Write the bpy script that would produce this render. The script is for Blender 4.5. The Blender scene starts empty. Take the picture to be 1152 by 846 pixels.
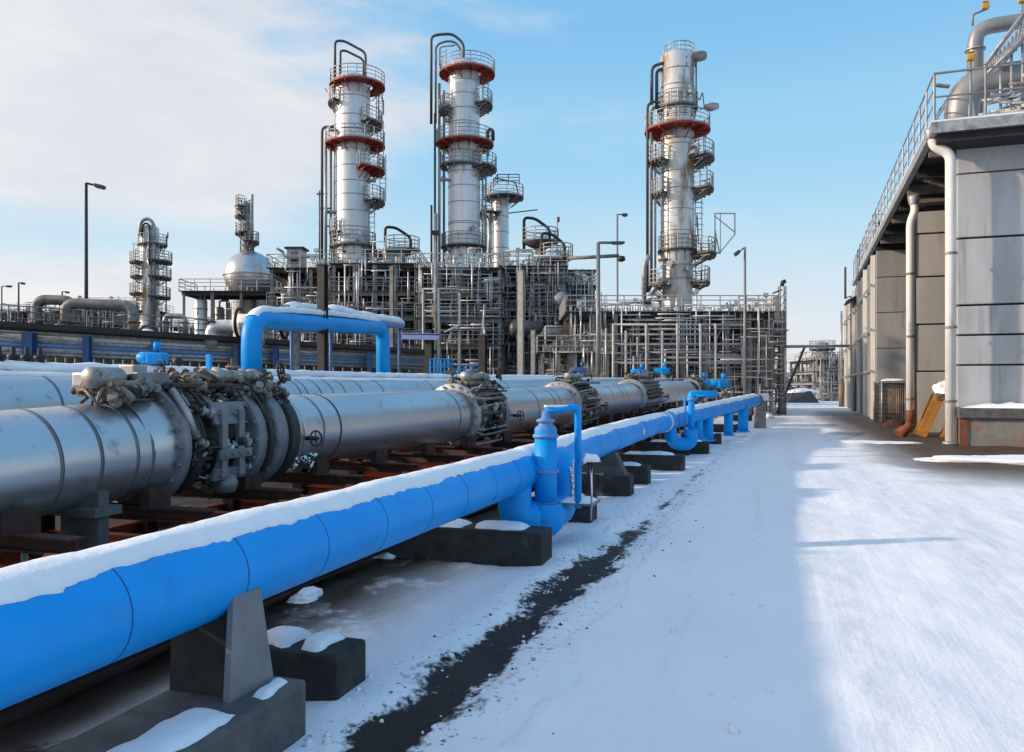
import bpy, bmesh, math, random
from mathutils import Vector, Matrix, noise
random.seed(7)
R = math.radians
sc = bpy.context.scene
col = sc.collection
PI = math.pi
# ------------------------------------------------------------------ camera frame
HC, F, HOR, CXP = 2.2, 896.0, 435.0, 576.0
TH = math.atan(289 / F)
ST, CT = math.sin(TH), math.cos(TH)
def C(cx, cz, z=0.0):                 # viewpoint-aligned plan coordinates -> world
    return Vector((cx * CT - cz * ST, cx * ST + cz * CT, z))
def X_(px, cz): return (px - CXP) / F * cz
def Z_(py, cz): return HC + (HOR - py) / F * cz
def P(px, py, cz): return C(X_(px, cz), cz, Z_(py, cz))
def G(px, py):
    cz = HC * F / (py - HOR)
    return C(X_(px, cz), cz, 0)
def PX(p):
    cx = p[0] * CT + p[1] * ST; cz = -p[0] * ST + p[1] * CT
    return CXP + cx / cz * F
# ------------------------------------------------------------------ materials
MATS = {}
def rgb(h):
    return tuple(((int(h[i:i + 2], 16) / 255) ** 2.2) for i in (0, 2, 4)) + (1,)
def mat(name, c1, c2=None, rough=.5, metal=0., scale=3., stretch=(1, 1, 1), bump=0., bscale=30., c3=None, c3lo=.62, c3hi=.75, c3scale=1.2, c3stretch=(1,1,1), detail=5, spec=.5, lo=.35, hi=.65, sss=0):
    m = bpy.data.materials.new(name); m.use_nodes = True
    n = m.node_tree.nodes; l = m.node_tree.links
    b = n['Principled BSDF']
    b.inputs['Roughness'].default_value = rough; b.inputs['Metallic'].default_value = metal
    b.inputs['Specular IOR Level'].default_value = spec
    tc = n.new('ShaderNodeTexCoord'); oi = n.new('ShaderNodeObjectInfo')
    ad = n.new('ShaderNodeVectorMath'); ad.operation = 'MULTIPLY_ADD'
    sv = n.new('ShaderNodeCombineXYZ')
    for i in range(3): l.new(oi.outputs['Random'], sv.inputs[i])
    l.new(sv.outputs[0], ad.inputs[0]); ad.inputs[1].default_value = (37, 53, 71); l.new(tc.outputs['Object'], ad.inputs[2])
    def nz(sc_, st, det):
        mp = n.new('ShaderNodeMapping'); mp.inputs['Scale'].default_value = st; l.new(ad.outputs[0], mp.inputs[0])
        t = n.new('ShaderNodeTexNoise'); t.inputs['Scale'].default_value = sc_; t.inputs['Detail'].default_value = det
        t.inputs['Roughness'].default_value = .62
        l.new(mp.outputs[0], t.inputs['Vector']); return t
    def mr(src, a, b_):
        q = n.new('ShaderNodeMapRange'); q.inputs[1].default_value = a; q.inputs[2].default_value = b_; l.new(src, q.inputs[0]); return q.outputs[0]
    c2 = c2 or tuple(x * .75 for x in c1[:3]) + (1,)
    t1 = nz(scale, stretch, detail)
    mx = n.new('ShaderNodeMix'); mx.data_type = 'RGBA'
    l.new(mr(t1.outputs[0], lo, hi), mx.inputs[0]); mx.inputs[6].default_value = c1; mx.inputs[7].default_value = c2
    out = mx.outputs[2]
    if c3:
        t3 = nz(c3scale, c3stretch, 6)
        m3 = n.new('ShaderNodeMix'); m3.data_type = 'RGBA'
        l.new(mr(t3.outputs[0], c3lo, c3hi), m3.inputs[0]); l.new(out, m3.inputs[6]); m3.inputs[7].default_value = c3
        out = m3.outputs[2]
    l.new(out, b.inputs['Base Color'])
    rr = n.new('ShaderNodeMapRange'); rr.inputs[3].default_value = max(0.05, rough - .1); rr.inputs[4].default_value = min(1, rough + .12)
    l.new(t1.outputs[0], rr.inputs[0]); l.new(rr.outputs[0], b.inputs['Roughness'])
    if bump:
        t2 = nz(bscale, (1, 1, 1), 6)
        bp = n.new('ShaderNodeBump'); bp.inputs['Strength'].default_value = bump; bp.inputs['Distance'].default_value = .02
        l.new(t2.outputs[0], bp.inputs['Height']); l.new(bp.outputs[0], b.inputs['Normal'])
    MATS[name] = m
    return m
def g(v, t=(1, 1, 1)): return (v * t[0], v * t[1], v * t[2], 1)
STREAK = (1, 1, .12)
mat('silver', g(.60, (.97, 1, 1.05)), g(.50, (.97, 1, 1.05)), rough=.34, metal=.84, scale=.9, stretch=(3, .5, 1), bump=.05, bscale=3, c3=g(.16, (1.1, 1, .9)), c3lo=.60, c3hi=.80, c3scale=4)
mat('silver_far', g(.80, (1, 1, 1.01)), g(.58), rough=.42, metal=.35, scale=1.4, stretch=(1, 1, .25), c3=g(.30, (1.2, 1, .8)), c3lo=.55, c3hi=.78, c3scale=1.6, c3stretch=(2, 2, .15))
mat('tower_clad', g(.78, (1, 1, 1.01)), g(.60), rough=.40, metal=.35, scale=.8, stretch=(1, 1, .12), c3=g(.32, (1.15, 1, .85)), c3lo=.56, c3hi=.80, c3scale=1.1, c3stretch=(2, 2, .12))
mat('tower_stained', g(.74, (1, 1, 1)), g(.52, (1, .97, .92)), rough=.42, metal=.3, scale=.7, stretch=(1, 1, .15), c3=(.30, .17, .075, 1), c3lo=.50, c3hi=.66, c3scale=.9, c3stretch=(1, 1, .3))
mat('galv', g(.44, (1, 1, 1.02)), g(.27), rough=.5, metal=.5, scale=4, c3=g(.10, (1.3, 1, .8)), c3lo=.58, c3hi=.75, c3scale=2)
mat('steel_mid', g(.28, (1.03, 1, .96)), g(.15, (1.06, 1, .94)), rough=.6, metal=.2, scale=3, c3=(.13, .065, .03, 1), c3lo=.54, c3hi=.72)
mat('steel_beige', g(.52, (1.04, 1, .93)), g(.36, (1.05, 1, .91)), rough=.6, metal=.1, scale=3)
mat('pedestal_grey', g(.24, (1, 1, 1.05)), g(.17), rough=.7, scale=3, bump=.1, bscale=30, c3=g(.12, (1.2, 1, .8)), c3lo=.6, c3hi=.8, c3scale=1.5, c3stretch=(1, 1, .3))
mat('steel_dark', g(.045), g(.025, (1.1, 1, .9)), rough=.6, metal=.2, scale=4)
mat('pipe_dark', g(.10), g(.06), rough=.5, metal=.3, scale=4)
mat('black', g(.014), g(.022), rough=.55, scale=10)
mat('grating', g(.15), g(.08), rough=.7, metal=.3, scale=20)
mat('red_paint', (.34, .034, .017, 1), (.22, .024, .014, 1), rough=.6, scale=2, c3=(.09, .018, .012, 1), c3scale=3)
mat('blue', (.002, .335, .85, 1), (.002, .29, .78, 1), spec=.28, rough=.45, scale=.8, bump=.02, bscale=40, c3=(.02, .19, .50, 1), c3lo=.58, c3hi=.9, c3scale=2.2, c3stretch=(1.5, 1, .6))
mat('blue_seam', (.008, .09, .36, 1), (.006, .07, .28, 1), rough=.5)
mat('blue_steel', (.04, .13, .33, 1), (.05, .11, .24, 1), rough=.5, scale=5)
mat('blue_pale', (.10, .25, .55, 1), (.14, .28, .52, 1), rough=.5, scale=3)
mat('white_band', g(.72), g(.6), rough=.5)
mat('snow', (.90, .91, .93, 1), (.84, .86, .90, 1), rough=.65, scale=6, bump=.55, bscale=22, spec=.3)
mat('concrete_dark', g(.036, (1.05, 1, .98)), g(.018), rough=.85, scale=5, bump=.7, bscale=35, c3=g(.11, (1.05, 1, .95)), c3lo=.58, c3hi=.75, c3scale=2.5, c3stretch=(1, 1, .4))
mat('concrete_grey', g(.13, (1.02, 1, 1)), g(.07), rough=.8, scale=3, bump=.4, bscale=40, c3=g(.05, (1.2, 1, .8)), c3lo=.55, c3hi=.8, c3scale=1.5, c3stretch=(1, 1, .3))
mat('rust_orange', (.42, .068, .010, 1), (.24, .038, .009, 1), rough=.7, scale=5, c3=(.05, .018, .012, 1), c3lo=.5, c3hi=.68, c3scale=4)
mat('rust_vivid', (.55, .085, .012, 1), (.38, .05, .01, 1), rough=.6, scale=5, c3=(.06, .02, .012, 1), c3lo=.58, c3hi=.7, c3scale=4)
mat('rust_dark', (.06, .018, .012, 1), (.028, .012, .010, 1), rough=.75, scale=5, c3=(.25, .05, .012, 1), c3lo=.62, c3hi=.75, c3scale=3)
mat('rust_metal', (.16, .085, .05, 1), (.30, .25, .2, 1), rough=.6, metal=.3, scale=9, c3=(.05, .03, .02, 1), c3scale=6, c3lo=.5, c3hi=.7)
mat('cream_metal', (.36, .36, .34, 1), (.24, .235, .22, 1), rough=.5, metal=.3, scale=6, c3=(.15, .10, .06, 1), c3scale=8, c3lo=.55, c3hi=.7)
mat('chrome', g(.75), g(.5), rough=.2, metal=1, scale=12)
mat('rubber', g(.02), g(.035), rough=.6, scale=8, c3=g(.07, (.9, 1, 1.1)), c3lo=.6, c3hi=.8, c3scale=2)
mat('grey_paint', g(.23, (.94, 1, 1.1)), g(.15, (.94, 1, 1.1)), rough=.45, metal=.3, scale=5, c3=g(.08), c3scale=7, c3lo=.6, c3hi=.75)
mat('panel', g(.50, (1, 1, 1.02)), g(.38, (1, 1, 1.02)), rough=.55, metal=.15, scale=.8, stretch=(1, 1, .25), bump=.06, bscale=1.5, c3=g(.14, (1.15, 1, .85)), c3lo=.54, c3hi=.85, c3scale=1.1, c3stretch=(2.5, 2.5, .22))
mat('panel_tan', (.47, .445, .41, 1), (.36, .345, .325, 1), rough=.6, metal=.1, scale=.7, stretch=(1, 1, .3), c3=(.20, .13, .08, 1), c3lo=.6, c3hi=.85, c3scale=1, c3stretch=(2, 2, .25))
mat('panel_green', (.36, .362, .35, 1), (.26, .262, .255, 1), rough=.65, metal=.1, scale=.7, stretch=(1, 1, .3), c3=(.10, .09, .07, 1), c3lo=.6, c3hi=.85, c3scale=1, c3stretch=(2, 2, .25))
mat('duct_grey', g(.34, (1, 1, 1.01)), g(.24), rough=.45, metal=.5, scale=1.5, stretch=(1, 1, .3), c3=g(.16, (1.2, 1, .85)), c3lo=.6, c3hi=.8, c3scale=1.5)
mat('seam_dark', g(.012), g(.02), rough=.8)
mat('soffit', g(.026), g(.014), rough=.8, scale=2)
mat('white_pipe', (.82, .80, .76, 1), (.68, .65, .60, 1), rough=.5, scale=2, stretch=(1, 1, .2), c3=(.28, .20, .13, 1), c3lo=.62, c3hi=.8, c3scale=1.5, c3stretch=(2, 2, .3))
mat('rust_bright', (.24, .068, .028, 1), (.12, .05, .032, 1), rough=.8, scale=6, c3=(.07, .03, .02, 1), c3scale=4)
mat('orange_paint', (.55, .25, .045, 1), (.38, .16, .035, 1), rough=.55, scale=4, c3=(.08, .045, .02, 1), c3lo=.58, c3hi=.75, c3scale=3)
mat('yellow_paint', (.60, .36, .06, 1), (.40, .23, .05, 1), rough=.5, scale=4)
mat('trough', (.25, .24, .22, 1), (.18, .165, .15, 1), rough=.7, scale=2, c3=(.30, .10, .03, 1), c3lo=.55, c3hi=.75, c3scale=1.1)
mat('roof_snow', (.80, .83, .88, 1), (.66, .70, .78, 1), rough=.7, scale=2, bump=.3, bscale=8)
mat('lamp_metal', g(.12), g(.08), rough=.5, metal=.5)
mat('pole_grey', g(.28), g(.2), rough=.5, metal=.3, scale=2)
mat('bark', (.07, .055, .045, 1), (.04, .035, .03, 1), rough=.9)
mat('twig', (.16, .14, .13, 1), (.10, .09, .085, 1), rough=.9)
mat('pale_bark', (.45, .42, .38, 1), (.30, .27, .24, 1), rough=.9)
mat('cladding_dark', g(.09, (1.05, 1, .95)), g(.04), rough=.8, scale=2, c3=g(.07, (1.1, 1, .9)), c3lo=.58, c3hi=.72, c3scale=.8)
mat('window_glass', g(.06, (.8, 1, 1.3)), g(.09, (.8, 1, 1.3)), rough=.15)
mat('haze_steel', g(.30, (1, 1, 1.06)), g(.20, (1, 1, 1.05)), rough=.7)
# ground
def ground_mat():
    m = bpy.data.materials.new('snow_ground'); m.use_nodes = True
    n = m.node_tree.nodes; l = m.node_tree.links; b = n['Principled BSDF']
    geo = n.new('ShaderNodeNewGeometry'); sp = n.new('ShaderNodeSeparateXYZ'); l.new(geo.outputs['Position'], sp.inputs[0])
    def M(op, a, b_=None, c=None):
        q = n.new('ShaderNodeMath'); q.operation = op
        for i, v in enumerate((a, b_, c)):
            if v is None: continue
            if isinstance(v, (int, float)): q.inputs[i].default_value = v
            else: l.new(v, q.inputs[i])
        return q.outputs[0]
    def S(v, a, b_):
        q = n.new('ShaderNodeMapRange'); q.interpolation_type = 'SMOOTHSTEP'; q.inputs[1].default_value = a; q.inputs[2].default_value = b_
        if a > b_:
            q.inputs[1].default_value = b_; q.inputs[2].default_value = a; q.inputs[3].default_value = 1; q.inputs[4].default_value = 0
        l.new(v, q.inputs[0]); return q.outputs[0]
    def N(scale, st=(1, 1, 1), det=6, off=0, ro=.6):
        mp = n.new('ShaderNodeMapping'); mp.inputs['Scale'].default_value = st; mp.inputs['Location'].default_value = (off, off * 1.7, 0)
        l.new(geo.outputs['Position'], mp.inputs[0])
        t = n.new('ShaderNodeTexNoise'); t.inputs['Scale'].default_value = scale; t.inputs['Detail'].default_value = det; t.inputs['Roughness'].default_value = ro
        l.new(mp.outputs[0], t.inputs['Vector']); return t.outputs[0]
    x, y = sp.outputs[0], sp.outputs[1]
    # wet melted strip beside the pipe blocks
    xc = M('ADD', M('MULTIPLY', M('SUBTRACT', y, 5.), .035), -2.22)
    d = M('ABSOLUTE', M('SUBTRACT', x, xc))
    n1 = N(2.2, (1, .5, 1), 8, 3, .7)
    dd = M('ADD', d, M('ADD', M('MULTIPLY', M('SUBTRACT', n1, .5), 1.15), M('MULTIPLY', M('SUBTRACT', N(14, det=5, off=8), .5), .35)))
    fade = M('MULTIPLY', S(y, 14., 9.5), .30)
    strip = S(M('SUBTRACT', dd, M('MULTIPLY', fade, .8)), .06, -.07)
    strip = M('MULTIPLY', strip, S(y, 34., 12.))
    crumbs = M('MULTIPLY', S(d, .75, .2), S(N(16, det=4, off=9), .60, .68))
    strip = M('MAXIMUM', strip, M('MULTIPLY', crumbs, S(y, 22, 10)))
    # melted earth under the pipes, with the pipes' shadow painted in further back
    under = M('MULTIPLY', S(x, -2.9, -4.3), S(N(.55, (1, .8, 1), 8, 21, .68), .41, .53))
    melt_shade = M('MULTIPLY', S(x, -3.5, -4.5), S(N(.8, det=6, off=5), .30, .42))
    # dirt by the big shed
    reg = M('MULTIPLY', M('MULTIPLY', S(x, 1.4, 5.2), S(y, 17, 25)), S(y, 90, 60))
    shed = S(M('ADD', M('MULTIPLY', reg, .42), M('MULTIPLY', N(.22, (.30, 1.3, 1), 9, 40, .66), .75)), .47, .61)
    shed = M('MULTIPLY', shed, reg)
    # scattered grey specks and tyre rub
    tr = M('MULTIPLY', S(N(1.1, (2.2, .07, 1), 7, 13, .7), .55, .74), .24)
    speck = M('MULTIPLY', S(N(11, det=5, off=60, ro=.7), .69, .74), S(x, .8, -2.4))
    mask = M('MAXIMUM', M('MAXIMUM', strip, under), M('MAXIMUM', M('MAXIMUM', melt_shade, shed), M('MULTIPLY', speck, .6)))
    earth = n.new('ShaderNodeMix'); earth.data_type = 'RGBA'; l.new(N(1.7, off=2, det=7), earth.inputs[0])
    earth.inputs[6].default_value = (.012, .011, .011, 1); earth.inputs[7].default_value = (.13, .082, .05, 1)
    sn = n.new('ShaderNodeMix'); sn.data_type = 'RGBA'; l.new(N(.9, (1, .45, 1), 8, 77), sn.inputs[0])
    sn.inputs[6].default_value = (.90, .905, .925, 1); sn.inputs[7].default_value = (.72, .74, .785, 1)
    s2 = n.new('ShaderNodeMix'); s2.data_type = 'RGBA'; l.new(M('MAXIMUM', tr, M('MULTIPLY', M('MULTIPLY', S(M('ABSOLUTE', M('SUBTRACT', M('ABSOLUTE', M('SUBTRACT', M('ADD', x, M('MULTIPLY', N(.12, (1, .3, 1), 2, 91), 1.2)), 2.2)), .85)), .26, .08), S(N(3.5, (1.5, .6, 1), 6, 17, .7), .42, .60)), .22)), s2.inputs[0]); l.new(sn.outputs[2], s2.inputs[6]); s2.inputs[7].default_value = (.45, .46, .48, 1)
    mx = n.new('ShaderNodeMix'); mx.data_type = 'RGBA'; l.new(mask, mx.inputs[0]); l.new(s2.outputs[2], mx.inputs[6]); l.new(earth.outputs[2], mx.inputs[7])
    dk = n.new('ShaderNodeMix'); dk.data_type = 'RGBA'; dk.blend_type = 'MULTIPLY'; l.new(M('MAXIMUM', strip, melt_shade), dk.inputs[0]); l.new(earth.outputs[2], dk.inputs[6]); dk.inputs[7].default_value = (.30, .27, .25, 1); l.new(dk.outputs[2], mx.inputs[7])  # blackens the wet strip and the painted shadow under the pipes
    l.new(mx.outputs[2], b.inputs['Base Color'])
    l.new(M('SUBTRACT', .72, M('MULTIPLY', mask, .15)), b.inputs['Roughness']); b.inputs['Specular IOR Level'].default_value = .25
    h = M('ADD', M('ADD', M('MULTIPLY', N(2.5, (1, .5, 1), 8, 1), .10), M('MULTIPLY', N(26, det=6), .018)), M('MULTIPLY', N(.8, (2.6, .1, 1), 5, 31), .10))
    h = M('SUBTRACT', h, M('MULTIPLY', mask, .06))
    bp = n.new('ShaderNodeBump'); bp.inputs['Strength'].default_value = .36; bp.inputs['Distance'].default_value = .6
    l.new(h, bp.inputs['Height']); l.new(bp.outputs[0], b.inputs['Normal'])
    MATS['snow_ground'] = m
ground_mat()
# ------------------------------------------------------------------ mesh builder
class MB:
    def __init__(s): s.v = []; s.f = []; s.sm = []
    def add(s, vs, fs, smooth=False):
        o = len(s.v); s.v += [tuple(v) for v in vs]
        s.f += [tuple(i + o for i in f) for f in fs]; s.sm += [smooth] * len(fs); return s
    def box(s, c, d, rz=0, rx=0, ry=0, bev=0):
        hx, hy, hz = d[0] / 2, d[1] / 2, d[2] / 2
        m = Matrix.Translation(c) @ Matrix.Rotation(rz, 4, 'Z') @ Matrix.Rotation(ry, 4, 'Y') @ Matrix.Rotation(rx, 4, 'X')
        if bev:
            bm = bmesh.new(); bmesh.ops.create_cube(bm, size=1)
            for v in bm.verts: v.co = Vector((v.co.x * d[0], v.co.y * d[1], v.co.z * d[2]))
            bmesh.ops.bevel(bm, geom=bm.edges[:], offset=bev, segments=2, affect='EDGES', profile=.6)
            bm.verts.index_update()
            s.add([m @ v.co for v in bm.verts], [[v.index for v in f.verts] for f in bm.faces]); bm.free(); return s
        vs = [m @ Vector((x * hx, y * hy, z * hz)) for z in (-1, 1) for y in (-1, 1) for x in (-1, 1)]
        return s.add(vs, [(0, 2, 3, 1), (4, 5, 7, 6), (0, 1, 5, 4), (2, 6, 7, 3), (0, 4, 6, 2), (1, 3, 7, 5)])
    def span(s, x0, x1, y0, y1, z0, z1, bev=0):
        return s.box(((x0 + x1) / 2, (y0 + y1) / 2, (z0 + z1) / 2), (abs(x1 - x0), abs(y1 - y0), abs(z1 - z0)), bev=bev)
    def frame(s, p0, p1):
        d = (Vector(p1) - Vector(p0)); L = d.length; d.normalize()
        up = Vector((0, 0, 1)) if abs(d.z) < .95 else Vector((0, 1, 0))
        a = d.cross(up).normalized(); b = a.cross(d).normalized(); return d, a, b, L
    def beam(s, p0, p1, w, h=None):
        h = h or w; d, a, b, L = s.frame(p0, p1); p0 = Vector(p0); p1 = Vector(p1)
        vs = [p + a * (i * w / 2) + b * (j * h / 2) for p in (p0, p1) for i, j in ((-1, -1), (1, -1), (1, 1), (-1, 1))]
        return s.add(vs, [(0, 1, 2, 3), (7, 6, 5, 4), (0, 4, 5, 1), (1, 5, 6, 2), (2, 6, 7, 3), (3, 7, 4, 0)])
    def hbeam(s, p0, p1, w, h, t=.02):
        d, a, b, L = s.frame(p0, p1); p0 = Vector(p0); p1 = Vector(p1)
        s.beam(p0 + b * (h / 2 - t / 2), p1 + b * (h / 2 - t / 2), w, t)
        s.beam(p0 - b * (h / 2 - t / 2), p1 - b * (h / 2 - t / 2), w, t)
        return s.beam(p0, p1, t, h - 2 * t - .002)
    def tube(s, pts, r, n=10, caps=True, smooth=True):
        pts = [Vector(p) for p in pts]; k = len(pts); rs = r if isinstance(r, (list, tuple)) else [r] * k
        tang = []
        for i in range(k):
            a = pts[max(0, i - 1)]; b = pts[min(k - 1, i + 1)]; t = (b - a)
            tang.append(t.normalized() if t.length > 1e-9 else Vector((0, 0, 1)))
        up = Vector((0, 0, 1)) if abs(tang[0].z) < .9 else Vector((1, 0, 0))
        u = (up - tang[0] * up.dot(tang[0])).normalized(); vs = []
        for i in range(k):
            u = (u - tang[i] * u.dot(tang[i])).normalized(); w = tang[i].cross(u)
            for j in range(n):
                t = 2 * PI * j / n; vs.append(pts[i] + (u * math.cos(t) + w * math.sin(t)) * rs[i])
        fs = [(i * n + j, i * n + (j + 1) % n, (i + 1) * n + (j + 1) % n, (i + 1) * n + j) for i in range(k - 1) for j in range(n)]
        o = len(s.v); s.add(vs, fs, smooth)
        if caps:
            s.f += [tuple(o + j for j in range(n))[::-1], tuple(o + (k - 1) * n + j for j in range(n))]; s.sm += [False, False]
        return s
    def rod(s, p0, p1, r, n=6): return s.tube([p0, p1], r, n)
    def lathe(s, prof, c=(0, 0, 0), axis='Z', n=24, smooth=True, m=None):
        m = m or Matrix.Translation(c) @ {'Z': Matrix.Identity(4), 'Y': Matrix.Rotation(-PI / 2, 4, 'X'), 'X': Matrix.Rotation(PI / 2, 4, 'Y')}[axis]
        vs = []; k = len(prof)
        for r, z in prof:
            for j in range(n):
                t = 2 * PI * j / n; vs.append(m @ Vector((r * math.cos(t), r * math.sin(t), z)))
        fs = [(i * n + j, i * n + (j + 1) % n, (i + 1) * n + (j + 1) % n, (i + 1) * n + j) for i in range(k - 1) for j in range(n)]
        return s.add(vs, fs, smooth)
    def ring(s, c, r0, r1, z0, z1, a0=0, a1=2 * PI, n=32):
        full = abs(a1 - a0) > 6.28; k = n if full else n + 1; vs = []
        for i in range(k):
            t = a0 + (a1 - a0) * i / n
            for r, z in ((r0, z0), (r1, z0), (r1, z1), (r0, z1)):
                vs.append((c[0] + r * math.cos(t), c[1] + r * math.sin(t), z))
        fs = []
        for i in range(n):
            a = i * 4; b = ((i + 1) % k) * 4
            for q in range(4): fs.append((a + q, b + q, b + (q + 1) % 4, a + (q + 1) % 4))
        if not full: fs += [(0, 3, 2, 1), tuple(n * 4 + q for q in (0, 1, 2, 3))]
        return s.add(vs, fs)
    def rail(s, pts, h=1.1, sp=1.4, r=.035, levels=(.36, .7, 1.0), closed=False):
        pts = [Vector(p) for p in pts]
        if closed: pts = pts + [pts[0]]
        for lv in levels:
            for a, b in zip(pts, pts[1:]): s.tube([a + Vector((0, 0, h * lv)), b + Vector((0, 0, h * lv))], r if lv > .9 else r * .75, 5, False)
        for a, b in zip(pts, pts[1:]):
            L = (b - a).length; k = max(1, round(L / sp))
            for i in range(k + 1):
                p = a.lerp(b, i / k); s.tube([p, p + Vector((0, 0, h))], r, 5, False)
        return s
    def arcrail(s, c, r, z, a0=0, a1=2 * PI, h=1.1, n=24, pr=.035):
        pts = [Vector((c[0] + r * math.cos(a0 + (a1 - a0) * i / n), c[1] + r * math.sin(a0 + (a1 - a0) * i / n), z)) for i in range(n + 1)]
        for lv in (.08, .38, .7, 1): s.tube([p + Vector((0, 0, h * lv)) for p in pts], pr if lv == 1 else pr * .75, 5, False)
        for i in range(0, n + 1, 2): s.tube([pts[i], pts[i] + Vector((0, 0, h))], pr, 5, False)
        return s
    def ladder(s, p0, p1, w=.5, side=(1, 0, 0), cage=True, r=.035):
        p0 = Vector(p0); p1 = Vector(p1); sd = Vector(side) * w / 2
        s.rod(p0 - sd, p1 - sd, r, 5); s.rod(p0 + sd, p1 + sd, r, 5); L = (p1 - p0).length; k = int(L / .45)
        for i in range(k):
            q = p0.lerp(p1, (i + .5) / k); s.rod(q - sd, q + sd, r * .7, 4)
        return s
    def build(s, name, m, parent=None, label=None):
        me = bpy.data.meshes.new(name); b = BASE.get(parent.name, (0, 0, 0)) if parent else s.base if hasattr(s, 'base') else (0, 0, 0)
        me.from_pydata([(v[0] - b[0], v[1] - b[1], v[2] - b[2]) for v in s.v], [], s.f)
        me.polygons.foreach_set('use_smooth', s.sm)
        me.materials.append(MATS[m] if isinstance(m, str) else m); me.update()
        o = bpy.data.objects.new(name, me); col.objects.link(o)
        if parent: o.parent = parent; BASE[o.name] = b
        if label: o['label'] = label
        return o
BASE = {}
def fillet(pts, r, n=5):
    pts = [Vector(p) for p in pts]; out = [pts[0]]
    for i in range(1, len(pts) - 1):
        a, b, c = pts[i - 1], pts[i], pts[i + 1]
        d1 = (a - b); d2 = (c - b); rr = min(r, d1.length * .48, d2.length * .48)
        p = b + d1.normalized() * rr; q = b + d2.normalized() * rr
        for k in range(n + 1):
            t = k / n; out.append(p * (1 - t) ** 2 + b * 2 * t * (1 - t) + q * t * t)
    return out + [pts[-1]]
def thing(name, label, cat, base=(0, 0, 0), cam=False, rz=0, group=None):
    o = bpy.data.objects.new(name, None); col.objects.link(o); o.empty_display_size = .3
    if cam:
        o.location = C(*base); o.rotation_euler.z = TH
    else:
        o.location = base; o.rotation_euler.z = rz
    BASE[o.name] = tuple(base) if not rz or cam else (0, 0, 0)
    o['label'] = label; o['category'] = cat
    if group: o['group'] = group
    return o
def solo(mb, name, m, label, cat, base=(0, 0, 0), cam=False, group=None):
    mb.base = base; o = mb.build(name, m); o.location = C(*base) if cam else base
    if cam: o.rotation_euler.z = TH
    o['label'] = label; o['category'] = cat; BASE[o.name] = tuple(base)
    if group: o['group'] = group
    return o
def dup(root, loc, rz=None, label=None, group=None):
    r = root.copy(); col.objects.link(r); r.location = loc
    if rz is not None: r.rotation_euler.z = rz
    if label: r['label'] = label
    if group: r['group'] = group
    for ch in list(root.children):
        c = ch.copy(); col.objects.link(c); c.parent = r
        for q in list(ch.children):
            d = q.copy(); col.objects.link(d); d.parent = c
    return r
def structure(o): o['kind'] = 'structure'; return o
class Path:
    def __init__(s, pts, step=.15):
        pts = [Vector(p) for p in pts]; P4 = [pts[0] * 2 - pts[1]] + pts + [pts[-1] * 2 - pts[-2]]; s.p = []
        for i in range(1, len(P4) - 2):
            a, b, c, d = P4[i - 1:i + 3]; L = (c - b).length; k = max(2, int(L / step))
            # centripetal-ish: finite tangents scaled by chord
            m1 = ((c - b) / L * .5 + (b - a).normalized() * .5) * L; m2 = ((c - b) / L * .5 + (d - c).normalized() * .5) * L
            for j in range(k):
                t = j / k; s.p.append(b * (2 * t**3 - 3 * t**2 + 1) + m1 * (t**3 - 2 * t**2 + t) + c * (-2 * t**3 + 3 * t**2) + m2 * (t**3 - t**2))
        s.p.append(pts[-1]); s.l = [0]
        for a, b in zip(s.p, s.p[1:]): s.l.append(s.l[-1] + (b - a).length)
        s.L = s.l[-1]
    def at(s, d):
        d = min(max(d, 0), s.L - 1e-6)
        lo, hi = 0, len(s.l) - 1
        while hi - lo > 1:
            mid = (lo + hi) // 2
            if s.l[mid] <= d: lo = mid
            else: hi = mid
        t = (d - s.l[lo]) / max(1e-9, s.l[hi] - s.l[lo]); return s.p[lo].lerp(s.p[hi], t), (s.p[hi] - s.p[lo]).normalized()
    def s_px(s, px):
        best = min((abs(PX(p) - px), i) for i, p in enumerate(s.p) if (-p[0] * ST + p[1] * CT) > 1)[1]; return s.l[best]
    def seg(s, a, b): return [s.at(a)[0]] + [p for p, l in zip(s.p, s.l) if a < l < b] + [s.at(b)[0]]
    def band(s, mb, d, r, w, n=40):
        p, t = s.at(d); return mb.tube([p - t * w / 2, p + t * w / 2], r, n)
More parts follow.
